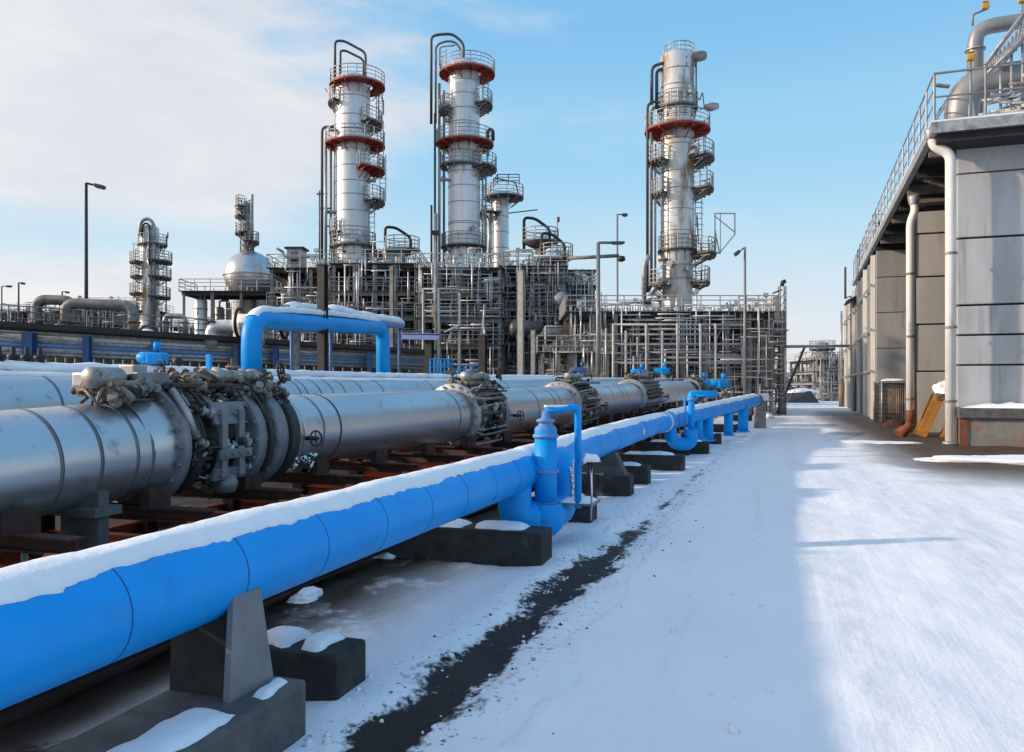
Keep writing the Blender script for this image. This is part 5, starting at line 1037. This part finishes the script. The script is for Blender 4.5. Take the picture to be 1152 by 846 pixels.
# ------------------------------------------------------------------ lamp posts
def lamp(label, px, pt, cz, arm_px, drop=.0, r=.11, head=1.0, m='steel_dark'):
    x, zt = X_(px, cz), Z_(pt, cz); t = thing('lamp_post', label, 'lamp post', (x, cz, 0), cam=True); L = X_(arm_px, cz) - x; s = 1 if L > 0 else -1
    mb = MB(); mb.tube([(x, cz, 0), (x, cz, zt)], [r * 1.3, r * .8], 12); mb.build('pole', m, t)
    mb = MB(); mb.tube(fillet([(x, cz, zt - .2), (x, cz, zt), (x + L * .6, cz, zt - drop * .6)], .2), r * .6, 8); mb.build('arm', m, t)
    mb = MB(); c = Vector((x + L * .8, cz, zt - drop * .8)); mb.box(c, (abs(L) * .6, .32 * head, .16 * head), ry=math.atan2(drop, abs(L)) * s, bev=.05 * head); hd = mb.build('lamp_head', 'lamp_metal', t)
    mb = MB(); mb.box(c - Vector((0, 0, .1 * head)), (abs(L) * .4, .24 * head, .05), ry=math.atan2(drop, abs(L)) * s); mb.build('lens', 'window_glass', hd)
    mb = MB(); mb.lathe([(r * 1.3, 0), (r * 2.6, 0), (r * 2.6, .12), (r * 1.3, .3)], (x, cz, 0), n=14); mb.build('base', m, t); return t
lamp('tall lamp post with a single long head, alone at the left', 97, 206, 60, 116, .3, .13, 1.6)
lamp('little distant lamp post beside the left arched pipe', 21, 318, 105, 27, .1, .12, 1.6); lamp('lowest small lamp at the far left edge', 2, 322, 110, 12, 0, .1, 1.4); lamp('tiny lamp peeping above the arched pipes', 70, 328, 100, 77, .1, .1, 1.3)
lamp('grey lamp post with double-ended arm, left of the right column', 673, 273, 52, 700, 0, .15, 1.0, 'pole_grey'); lamp('taller pale lamp post, just left of the right column', 694.5, 241, 64, 705, .05, .09, 1.2, 'pole_grey'); lamp('lamp post leaning its head left, right of the right column', 838, 278, 55, 827, .5, .10, 1.5, 'pole_grey')
cz = 52; t = T_('outrigger_pipe', 'long horizontal outrigger pipe reaching left from the grey lamp post', 'pipe', 640, cz, Z_(289, cz))
mb = MB(); mb.rod((X_(640, cz), cz + .2, Z_(290, cz)), (X_(697, cz), cz + .2, Z_(287, cz)), .12, 10); mb.build('arm', 'steel_mid', t); mb = MB(); mb.lathe([(0, .2), (.22, .15), (.28, -.1), (.1, -.2), (0, -.2)], (X_(699, cz), cz, Z_(291, cz)), n=14); mb.build('lamp_head', 'black', t)
# pale bare sapling
rnd = random.Random(11)
def branchy(mb, p, d, L, r, depth, rnd, n=4, spread=.6):
    q = p + d * L; m = p.lerp(q, .5) + Vector((rnd.uniform(-1, 1), rnd.uniform(-1, 1), 0)) * L * .06; mb.tube([p, m, q], [r, r * .85, r * .65], 5 if depth > 2 else 3, False)
    if depth == 0: return
    for i in range(rnd.randint(2, n)):
        dd = (d + Vector((rnd.uniform(-1, 1), rnd.uniform(-1, 1), rnd.uniform(-.25, .6))) * spread).normalized(); branchy(mb, p.lerp(q, rnd.uniform(.55, 1)), dd, L * rnd.uniform(.55, .8), r * .6, depth - 1, rnd, n, spread)
def tree(label, cx, cy, h, seed, bark='bark', twig='twig', depth=5, cam=True, group=None, n=4):
    rnd = random.Random(seed); t = thing('bare_tree', label, 'tree', (cx, cy, 0), cam=cam, group=group); p = Vector((cx, cy, 0)); top = p + Vector((rnd.uniform(-.2, .2), 0, h * .35))
    mb = MB(); mb.tube([p, p.lerp(top, .5), top], [h * .022, h * .018, h * .014], 7); mb.build('trunk', bark, t); mb = MB()
    for i in range(4): branchy(mb, p.lerp(top, rnd.uniform(.6, 1)), Vector((rnd.uniform(-.7, .7), rnd.uniform(-.6, .6), 1)).normalized(), h * .22, h * .011, depth - 1, rnd, n)
    mb.build('crown', twig, t); return t
tree('pale leafless sapling in front of the low stage, left of the grey lamp post', X_(660, 50), 50, 4.6, 3, 'pale_bark', 'pale_bark', 5)
for i, (px, cz, h) in enumerate(((872, 95, 6.5), (880, 110, 8), (889, 170, 8), (897, 185, 8.5), (906, 180, 8), (915, 190, 9), (923, 175, 8), (934, 190, 9), (943, 185, 8.5), (952, 190, 9))):
    near = i < 2
    tree(('bare grey tree behind the lattice mast, nearer one', 'bare grey tree behind the lattice mast, farther one')[i] if near else 'hazy bare tree in the far row closing the road', X_(px, cz), cz, h, 70 + i, 'bark', 'twig', 6 if near else 5, group=None if near else 'far row of bare trees')
# ------------------------------------------------------------------ the far end of the road
cz = 84; t = T_('overhead_beam', 'thin overhead pipe beam bridging the far end of the road', 'pipe bridge', 915, cz, 0)
mb = MB(); mb.rod((X_(868, 66), 66, Z_(390, 66)), (X_(960, 80), 80, Z_(389, 80)), .13, 10); mb.build('beam', 'steel_beige', t); mb = MB(); mb.rod((X_(905, 71.5), 71.5, Z_(391, 71.5)), (X_(874, 64), 64, .0), .11, 8); mb.build('diagonal_strut', 'steel_dark', t)
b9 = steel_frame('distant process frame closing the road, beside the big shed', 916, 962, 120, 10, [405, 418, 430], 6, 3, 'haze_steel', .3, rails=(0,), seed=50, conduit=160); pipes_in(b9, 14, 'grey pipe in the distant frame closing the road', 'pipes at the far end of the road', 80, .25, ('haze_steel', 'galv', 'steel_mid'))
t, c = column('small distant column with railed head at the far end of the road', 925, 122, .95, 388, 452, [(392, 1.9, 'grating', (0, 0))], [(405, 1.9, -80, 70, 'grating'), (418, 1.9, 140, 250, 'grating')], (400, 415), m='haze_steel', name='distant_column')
t = T_('snowy_ramp', 'snow-covered slab with dark slanting edge at the end of the road', 'ramp', 903, 108)
mb = MB(); x0, x1 = X_(886, 108), X_(922, 108); mb.add([(x0, 108, 0), (x1, 108, 0), (x0, 114, 0), (x1, 114, 0), (x0 + 1.5, 110, 1.3), (x1 - .6, 109.5, 1.6), (x0 + 1.5, 114, 1.3), (x1 - .6, 114, 1.6)], [(0, 1, 5, 4), (4, 5, 7, 6), (1, 3, 7, 5), (0, 4, 6, 2), (2, 6, 7, 3)]); mb.build('slab', 'steel_dark', t)
mb = MB(); lump(mb, (X_(903, 111), 111, 1.35), (4, 3, .6), 5); mb.build('snow', 'snow', t)
t = T_('pipe_rack', 'distant blue-grey pipe rack crossing the far end of the road', 'pipe rack', 905, 130)
for py, m in ((428, 'blue_pale'), (432, 'haze_steel'), (437, 'blue_steel')): mb = MB(); mb.rod((X_(850, 130), 130, Z_(py, 130)), (X_(962, 130), 130, Z_(py, 130)), .3, 8); mb.build('run_pipe', m, t)
for px in (860, 880, 900, 920, 940): post(t, X_(px, 130), 130.4, 0, Z_(426, 130), .3, 'haze_steel')
# snow-covered scrub heap beside the end of the blue pipe
for i, (px, py, s, m, lab) in enumerate(((858, 470, .9, 'snow', 'low white snow heap past the end of the blue pipe'), (872, 463, .8, 'snow', 'farther white snow heap at the left road edge'))):
    v = G(px, py); mb = MB(); lump(mb, (v.x, v.y, 0), (1.6 * s, 2.2 * s, .45 * s), 90 + i); solo(mb, 'snow_heap', m, lab, 'snow heap', (v.x, v.y, 0))
cz = 42; t = T_('control_cabinet', 'grey control cabinets capped with a white box at the end of the blue pipe', 'cabinet', 855, cz); x = X_(855, cz)
mb = MB(); mb.box((x, cz, .7), (.5, .5, 1.5), bev=.02); mb.build('cabinet', 'steel_mid', t); mb = MB(); mb.box((x + .1, cz - .1, 1.65), (.55, .5, .38), bev=.03); mb.build('white_box', 'white_band', t)
# ================================================================== the big shed on the right
SA = math.atan2(2.2, 62); SU = Vector((math.sin(SA), math.cos(SA), 0)); SV = Vector((math.cos(SA), -math.sin(SA), 0)); SO = Vector((6.6, 34, 0))
# local axes of the shed: x = v (away from the road), y = u (along the road), z up
def sth(name, label, cat, v=0, u=0, z=0, group=None):
    o = thing(name, label, cat, (0, 0, 0), rz=-SA); o.location = SO + SV * v + SU * u + Vector((0, 0, z)); BASE[o.name] = (v, u, z)
    if group: o['group'] = group
    return o
def sv(px, u):      # v at which a pixel column meets depth u
    lo, hi = -6, 40
    for _ in range(40):
        m = (lo + hi) / 2
        if PX(SO + SV * m + SU * u) < px: lo = m
        else: hi = m
    return lo
def sz(py, v, u):
    p = SO + SV * v + SU * u; cz = -p.x * ST + p.y * CT; return Z_(py, cz)
sh = sth('industrial_shed', 'large grey metal-clad shed with stepped walls along the right side of the road', 'building', 4, 10)
def panels(name, v0, v1, u, zs, m, thick=.25, gap=.05):
    for i, (a, b) in enumerate(zip(zs, zs[1:])):
        mb = MB(); mb.box(((v0 + v1) / 2, u + thick / 2 + (.0, .02, -.015, .03, .01)[i % 5], (a + b) / 2), (v1 - v0, thick, abs(b - a) - gap * (1, 1.6, 1.2, 2, 1)[i % 5]), rx=(.004, -.006, .003, -.004)[i % 4], bev=.03); mb.build(name, m, sh)
v0 = sv(1077, .6)
fz = [0] + [sz(p, v0, .6) for p in (411, 377, 344, 268, 196, 162)]
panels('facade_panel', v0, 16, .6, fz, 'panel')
mb = MB(); mb.span(v0 + .08, 16, .75, 1.4, 0, fz[-1] + .02); mb.build('wall_core', 'seam_dark', sh)
# inner walls under the canopy
v2, u2 = sv(1030, 8), 8; z2 = [0] + [sz(p, v2, u2) for p in (418, 365, 312, 263, 238)]
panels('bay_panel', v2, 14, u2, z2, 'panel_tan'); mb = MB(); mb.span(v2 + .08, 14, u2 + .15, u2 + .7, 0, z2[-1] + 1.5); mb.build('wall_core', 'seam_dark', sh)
mb = MB(); mb.span(v2 - .1, v2 + .02, u2 - .02, u2 + .5, 0, z2[-1] + .3); mb.build('corner_trim', 'steel_dark', sh)
u3 = 24; v3 = sv(986, u3); z3 = [0] + [sz(p, v3, u3) for p in (430, 392, 352, 312, 282)]
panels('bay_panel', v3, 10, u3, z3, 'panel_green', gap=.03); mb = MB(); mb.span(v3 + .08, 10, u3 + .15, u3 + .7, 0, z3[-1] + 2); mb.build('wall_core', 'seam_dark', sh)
ZE = sz(140, -.8, -1)             # eave height
# side wall
mb = MB(); mb.span(v3 - .05, v3 + .3, u3 + .28, 62, 0, ZE - .9); mb.build('side_wall', 'panel_green', sh)
for k in range(16):
    u = u3 + .6 + k * 2.35; mb = MB(); mb.span(v3 - .28 if k % 3 == 0 else v3 - .16, v3 - .053, u, u + (.35 if k % 3 == 0 else .18), 0, ZE - .9); mb.build('wall_rib', ('white_pipe', 'galv', 'panel_green')[k % 3], sh)
for z in (3.2, 6.0, 9.0): mb = MB(); mb.span(v3 - .34, v3 - .285, u3 + .4, 62, z, z + .14); mb.build('wall_rail', 'galv', sh)
mb = MB(); mb.box((v3 - .5, 44, sz(338, v3, 44)), (1.0, 4, .12), ry=-.5); mb.build('door_canopy', 'steel_dark', sh); mb = MB(); mb.span(v3 - .40, v3 - .345, 42.5, 45.5, 0, 3.1); mb.build('door', 'steel_mid', sh)
# canopy: eave beam, soffit, ribs
mb = MB(); mb.span(-.82, -.58, -1, 47, ZE - .32, ZE + .08); mb.build('eave_beam', 'galv', sh)
mb = MB(); mb.span(-.58, 16, -1.0, -.8, ZE - .32, ZE + .08); mb.build('eave_beam', 'galv', sh)
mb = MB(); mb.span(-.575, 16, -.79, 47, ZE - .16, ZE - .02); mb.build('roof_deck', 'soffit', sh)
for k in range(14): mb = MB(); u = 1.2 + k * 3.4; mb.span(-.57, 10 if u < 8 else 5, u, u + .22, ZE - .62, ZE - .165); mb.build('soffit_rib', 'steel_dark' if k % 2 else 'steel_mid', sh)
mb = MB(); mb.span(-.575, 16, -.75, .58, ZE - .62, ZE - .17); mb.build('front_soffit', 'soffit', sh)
mb = MB(); mb.beam((-.2, 5.5, ZE - .5), (1.9, 5.5, ZE - .4 - 1.0), .22, .16); mb.beam((-.5, 7.8, ZE - 1.0), (5, 7.8, ZE - 1.0), .18); mb.build('soffit_brace', 'rust_metal', sh)
mb = MB(); mb.span(-.81, 16, -.99, 47, ZE + .085, ZE + .15); mb.build('roof_snow', 'roof_snow', sh)
# downpipes
def down(label, pxb, u, r, z_el, v_top, rust=False, zt=None):
    v = sv(pxb, u); zt = zt or ZE - .25; t = sth('downpipe', label, 'downpipe', v, u)
    mb = MB(); mb.tube(fillet([(v_top, u - .02, zt), (v_top + .05, u, zt - .35), (v, u, z_el), (v, u, .0 if not rust else .5)], .3, 5), r, 18); mb.build('pipe_body', 'white_pipe', t)
    mb = MB(); mb.lathe([(r * 1.15, zt - .1), (r * 1.5, zt + .15), (r * 1.5, zt + .3), (0, zt + .3)], (v_top, u - .02, 0), n=18); mb.build('hopper', 'galv', t)
    for z in (1.6, 4.4, 7.2):
        mb = MB(); mb.ring((v, u), r, r + .035, z, z + .09, n=18); mb.build('bracket', 'steel_mid' if not rust else 'rust_metal', t)
    if rust:
        mb = MB(); mb.tube([(v, u, 1.15), (v, u, .55)], r + .012, 18); mb.tube(fillet([(v, u, .6), (v, u, .25), (v - .55, u - .25, .05)], .3), [r * 1.15] * 7 + [r * 1.5], 16) if False else mb.tube([(v, u, .6), (v - .08, u - .03, .35), (v - .5, u - .2, .06)], [r * 1.05, r * 1.2, r * 1.5], 16); mb.build('rusty_boot', 'rust_bright', t)
    else:
        mb = MB(); mb.lathe([(r + .03, 0), (r + .10, .02), (r + .09, .10), (r + .01, .14)], (v, u, 0), n=18); mb.build('foot', 'galv', t)
    return t
down('thick white downpipe at the front corner of the shed', 1069.5, -.2, .19, sz(172, .3, -.2), -.66)
down('cream downpipe with rusty boot, second along the shed', 1024, 5.4, .17, sz(250, -.4, 5.4), -.62, True, sz(228, -.6, 5.4))
t = sth('rusty_post', 'short rusty post at the far foot of the shed side', 'post', v3 - .5, 60); mb = MB(); mb.rod((v3 - .55, 60, 0), (v3 - .55, 60, 2.8), .28, 14); mb.build('post_shaft', 'rust_metal', t); mb = MB(); mb.rod((v3 - .55, 60, 2.8), (v3 - .55, 60, ZE - 1.5), .12, 10); mb.build('conduit', 'galv', t)
t = sth('wall_aerial', 'thin upright aerial on a bracket at the far top of the shed', 'aerial', -.9, 47); zz = sz(336, -.9, 47); mb = MB(); va = sv(951, 47); mb.rod((va, 47, zz), (va, 47, zz + 3.0), .10, 8); mb.build('rod', 'rust_metal', t); mb = MB(); mb.rod((va, 47, zz + .1), (-.6, 47, zz + .3), .06); mb.build('bracket', 'steel_mid', t)
# roof railing
t = sth('roof_railing', 'grey safety railing around the shed roof edge', 'railing', -.7, 0, ZE)
zr = ZE + .15; HR = sz(83, -.7, -.9) - zr
mb = MB(); mb.rail([(-.7, 47, zr), (-.7, 24, zr), (-.7, -.9, zr)], HR, 1.9, .04, (.35, .68, 1)); mb.build('side_run', 'galv', t)
mb = MB(); mb.rail([(-.69, -.9, zr), (16, -.9, zr)], HR, 1.75, .045, (.50, 1)); mb.build('front_run', 'pole_grey', t)
mb = MB()
for k in range(22):
    u = -.8 + k * 2.1; mb.beam((-.7, u, zr + .1), (.2, u + .8, zr + HR * .9), .05); 
mb.build('stay', 'galv', t)
for k in range(7): u = 26 + k * 3; mb = MB(); mb.rail([(-.75, u, zr), (.4, u, zr)], HR * 1.1, .6, .035); mb.build('side_frame', 'galv', t)
def beacon(label, v, u, z, h, arm=0):
    t = sth('beacon_lamp', label, 'lamp', v, u, z); mb = MB()
    mb.tube(fillet([(v, u, z), (v, u, z + h), (v + arm, u, z + h + arm * .3)], .1), .045, 8) if arm else mb.rod((v, u, z), (v, u, z + h), .045, 8); mb.build('post', 'pole_grey', t)
    mb = MB(); mb.box((v + arm, u, z + h + arm * .3 + .12), (.27, .25, .24), bev=.05); mb.build('housing', 'yellow_paint', t); mb = MB(); mb.box((v + arm, u, z + h + arm * .3 + .29), (.22, .20, .05), bev=.015); mb.build('cap', 'orange_paint', t); return t
# rooftop ducts
vd = sv(1097, 2.5); zd = sz(32, vd, 2.5); t = sth('exhaust_duct', 'pale grey elbowed exhaust duct rising from the shed roof', 'duct', vd, 2.5, ZE)
pts = fillet([(vd, 2.5, ZE + .1), (vd, 2.5, zd), (18, 2.5, zd + .4)], .62, 3); mb = MB(); mb.tube(pts, .30, 24); mb.build('duct_body', 'duct_grey', t)
for z in (ZE + 2.0, zd - .9): mb = MB(); mb.ring((vd, 2.5), .34, .38, z, z + .06, n=24); mb.build('joint', 'galv', t)
vb = sv(1082, 1.2); t = sth('hooded_fan', 'big hooded grey fan housing behind the roof railing', 'fan housing', vb, 1.6, ZE)
za, zb_ = ZE + .16, sz(86, vb, 1.2); mb = MB(); mb.tube(fillet([(vb, 1.6, za), (vb + .12, 1.6, zb_ - .25), (vb + 7, 1.6, zb_ + .1)], 1.0, 7), [.62] * 9 + [.60], 26) ; mb.build('hood', 'duct_grey', t)
mb = MB(); mb.tube([(vb + .2, 1.3, za), (vb + .2, 1.3, zb_ - .9)], .3, 20); mb.build('intake', 'silver_far', t); mb = MB(); mb.box((vb - .65, 1.3, zb_ - .25), (.5, .3, .07), ry=.25, bev=.02); mb.build('flap', 'steel_mid', t)
t = sth('conveyor_gallery', 'steep lattice conveyor gallery climbing over the shed roof', 'conveyor', sv(1112, 0), .2, ZE)
va_, vb_ = sv(1108, .4), sv(1170, .4); z_a, z_b = sz(82, va_, .4), sz(20, vb_, .4)
mb = MB()
for du in (0, 1.1):
    for dz in (0, 1.0):
        mb.tube([(va_, .4 + du, z_a - .1 + dz * .4), ((va_ + vb_) / 2, .4 + du, (z_a * .58 + z_b * .42) + dz * .8), (vb_, .4 + du, z_b + dz)], .06, 8)
for k in range(14):
    f = k / 14; f2 = (k + 1) / 14; A = lambda f, dz: (va_ + (vb_ - va_) * f, .4, z_a + (z_b - z_a) * f - .12 * math.sin(PI * f) * 3 + dz * (.4 + .6 * f)); mb.rod(A(f, 0), A(f2, 1), .035, 5); mb.rod(A(f, 1), A(f, 0), .035, 5); mb.rod(A(f, 1), A(f2, 0), .03, 5)
mb.build('truss', 'galv', t)
mb = MB()
for k in range(4): f = .3 + .2 * k; v = va_ + (vb_ - va_) * f; mb.rod((v, .5, ZE + .15), (v, .5, z_a + (z_b - z_a) * f - .3), .05)
mb.build('trestle', 'galv', t)
mb = MB(); mb.beam((va_ + .6, .9, z_a + .25), (vb_, .9, z_b + .3), .7, .10); mb.build('belt', 'steel_beige', t)
rnd = random.Random(4)
for i in range(34):
    v = rnd.uniform(sv(1105, -.2), sv(1175, -.2)); z = ZE + .2 + rnd.random() * 1.5; mb = MB(); mb.tube(fillet([(v, -.2 + rnd.random(), z), (v + rnd.uniform(.3, 1.5), .2, z), (v + rnd.uniform(.3, 1.5), .3, z + rnd.uniform(-.5, .7))], .15), rnd.choice((.035, .05, .07)), 8)
    o = solo(mb, 'roof_pipe', rnd.choice(('galv', 'steel_mid', 'steel_beige')), 'thin grey pipe in the jumble on the shed roof behind the railing', 'roof pipe', (v, 0, z), group='thin pipes on the shed roof'); o.location = SO + SV * v + Vector((0, 0, z)); o.rotation_euler.z = -SA
beacon('yellow beacon lamp on a post of the front roof railing', sv(1092, -.85), -.85, ZE + .2, sz(66, 1, -.85) - ZE - .2)
beacon('yellow beacon lamp on a bent arm above the exhaust duct', sv(1094, 2.5), 2.45, zd + .1, .45, .45); beacon('yellow beacon lamp at the top right edge above the duct', sv(1151, 2.3), 2.45, zd + .3, .45)
# things at the foot of the shed
vt = sv(1079, -.9); t = sth('concrete_trough', 'rust-streaked grey trough topped with snow at the shed foot', 'trough', 8, -.2)
zt_ = sz(458, vt, -.9); mb = MB(); mb.span(vt + .08, 16, -.75, .5, -.02, zt_ - .42); mb.build('body', 'trough', t)
mb = MB(); mb.box(((vt + 16) / 2, -.15, zt_ - .22), (16 - vt, 1.5, .38), bev=.03); mb.build('rim', 'concrete_grey', t)
mb = MB(); mb.span(vt + .03, vt + .30, -.80, -.755, -.02, zt_ - .42); mb.build('rust_streak', 'rust_bright', t)
mb = MB(); snow_pad(mb, vt + .1, 16, -.85, .45, zt_ - .03, .22, 6, 46); mb.build('snow', 'snow', t)
t = sth('loading_chute', 'yellow-orange steel chute leaning on the wall between the two downpipes', 'chute', sv(1048, 6), 6)
def fr(px, py, u): v = sv(px, u); return Vector((v, u, sz(py, v, u)))
u = 5.0; A, B = fr(1036, 492, u), fr(1057, 445, u); A.z = 0.02
d = Vector((0, .9, 0))
for k, off in enumerate((-.05, .85)):
    mb = MB(); mb.beam(A + Vector((.0, off, 0)), B + Vector((0, off, 0)), .10, .42); mb.build('side_plate', 'orange_paint', t)
mb = MB(); mb.beam(A + Vector((.12, .4, .05)), B + Vector((.12, .4, .05)), .8, .07); mb.build('slide', 'yellow_paint', t)
mb = MB(); mb.box(B + Vector((.35, .4, -.05)), (1.0, 1.1, .32), bev=.04); mb.build('head_box', 'rust_metal', t); mb = MB(); lump(mb, B + Vector((.32, .35, .1)), (1.0, 1.2, .55), 8); mb.build('snow', 'snow', t)
for x in (.45, .75): mb = MB(); mb.beam(B + Vector((x, .1, -.2)), Vector((A.x + .75 + x * .3, 5.1, 0)), .12); mb.build('leg', 'orange_paint', t)
mb = MB(); mb.add([(A.x + .75, 5.0, 0), (A.x + 1.7, 5.0, 0), (A.x + 1.7, 5.0, .9), (A.x + 1.3, 5.0, .9), (A.x + .75, 5.7, 0), (A.x + 1.7, 5.7, 0), (A.x + 1.7, 5.7, .9), (A.x + 1.3, 5.7, .9)], [(0, 1, 2, 3), (7, 6, 5, 4), (0, 3, 7, 4), (3, 2, 6, 7), (1, 5, 6, 2)]); mb.build('hopper', 'orange_paint', t)
u = 20; t = sth('caged_equipment', 'dark wire-caged equipment bay with an orange control panel', 'equipment cage', sv(1000, u), u)
c0, c1 = sv(984, u), sv(1021, u); zt2 = sz(431, c0, u)
mb = MB(); mb.span(c0 + .1, c1, u + .8, u + 2.4, 0, zt2); mb.build('housing', 'cladding_dark', t)
mb = MB(); mb.box(((c0 + c1) / 2 + .4, u + 1.5, zt2 + .1), (c1 - c0 + .3, 2.2, .12), ry=-.06); mb.build('lid', 'steel_mid', t)
mb = MB(); a_ = sv(1001, u); b_ = sv(1013, u); mb.span(a_, b_, u + .68, u + .79, sz(465, a_, u), sz(437, a_, u)); mb.build('control_panel', 'orange_paint', t)
mb = MB(); n = 16
for k in range(n + 1): x = c0 + (c1 - c0) * k / n; mb.rod((x, u + .5, 0), (x, u + .5, zt2 - .1), .016, 4)
for k in range(9): z = .1 + (zt2 - .2) * k / 8; mb.rod((c0, u + .5, z), (c1, u + .5, z), .014, 4)
mb.build('mesh_screen', 'galv', t)
for x in (c0, sv(993, u), c1): mb = MB(); mb.rod((x, u + .42, 0), (x, u + .42, zt2 + .1), .06, 8); mb.build('cage_post', 'galv', t)
mb = MB(); snow_pad(mb, c0 + .5, c1, u + .85, u + 2.3, zt2 + .16, .12, 9, 20); mb.build('snow', 'snow', t)
for i, (px, py, lab) in enumerate(((1010, 480, 'dark scrap box at the foot of the cage by the rusty boot'), (975, 463, 'dark rubbish heap at the far foot of the shed side'))):
    v = G(px, py); mb = MB(); lump(mb, (v.x, v.y, 0), (1.4, 1.0, .35), 120 + i); solo(mb, 'debris_heap', 'rust_dark', lab, 'debris', (v.x, v.y, 0))
for i, (px, py, sx, sy, h, lab) in enumerate(((1128, 520, 4.2, 1.7, .24, 'long low ridge of ploughed snow before the trough'), (990, 498, 4, 1.6, .08, 'thin flat patch of snow before the second downpipe'))):
    v = G(px, py); mb = MB(); lump(mb, (v.x, v.y, 0), (sx, sy, h), 130 + i, 20); solo(mb, 'snow_ridge', 'snow', lab, 'snow bank', (v.x, v.y, 0))
# ------------------------------------------------------------------ loose crumbs of snow and grit beside the melted strip
rnd = random.Random(21); mb = MB()
for i in range(420):
    y = 2.5 + 14 * rnd.random() ** 1.3; xc = -2.22 + .035 * (y - 5); x = xc + rnd.choice((-1, 1)) * (.12 + abs(rnd.gauss(0, .28))) + (rnd.random() < .12) * rnd.uniform(0, 2.2)
    s = rnd.uniform(.008, .028) * (1.6 if rnd.random() < .1 else 1); z = max(height(x, y), road(x, y) if x > -1.6 else -9)
    m = Matrix.Translation((x, y, z + s * .2)) @ Matrix.Rotation(rnd.random() * 6, 4, 'Z') @ Matrix.Rotation(rnd.random(), 4, 'X')
    vs = [m @ (Vector(v) * s * rnd.uniform(.7, 1.3)) for v in ((1, 0, 0), (-1, 0, 0), (0, 1.2, 0), (0, -1, 0), (0, 0, .8), (0, 0, -.8))]
    mb.add(vs, [(0, 2, 4), (2, 1, 4), (1, 3, 4), (3, 0, 4), (2, 0, 5), (1, 2, 5), (3, 1, 5), (0, 3, 5)], True)
o = mb.build('snow_crumbs', 'snow'); o['kind'] = 'stuff'; o['label'] = 'loose crumbs of snow scattered along the dark melted strip'; o['category'] = 'snow crumbs'
mb = MB()
for i in range(170):
    y = 3 + 22 * rnd.random() ** 1.4; x = -2.2 + .035 * (y - 5) + rnd.gauss(0, .3) + (rnd.random() < .12) * rnd.uniform(0, 1.0); s = rnd.uniform(.006, .018); z = max(height(x, y), road(x, y) if x > -1.6 else -9)
    m = Matrix.Translation((x, y, z + s * .2)) @ Matrix.Rotation(rnd.random() * 6, 4, 'Z')
    mb.add([m @ (Vector(v) * s * rnd.uniform(.7, 1.3)) for v in ((1, 0, 0), (-1, 0, 0), (0, 1.2, 0), (0, -1, 0), (0, 0, .8), (0, 0, -.8))], [(0, 2, 4), (2, 1, 4), (1, 3, 4), (3, 0, 4), (2, 0, 5), (1, 2, 5), (3, 1, 5), (0, 3, 5)])
o = mb.build('grit', 'concrete_dark'); o['kind'] = 'stuff'; o['label'] = 'dark grit scattered over the snow beside the melted strip'; o['category'] = 'grit'
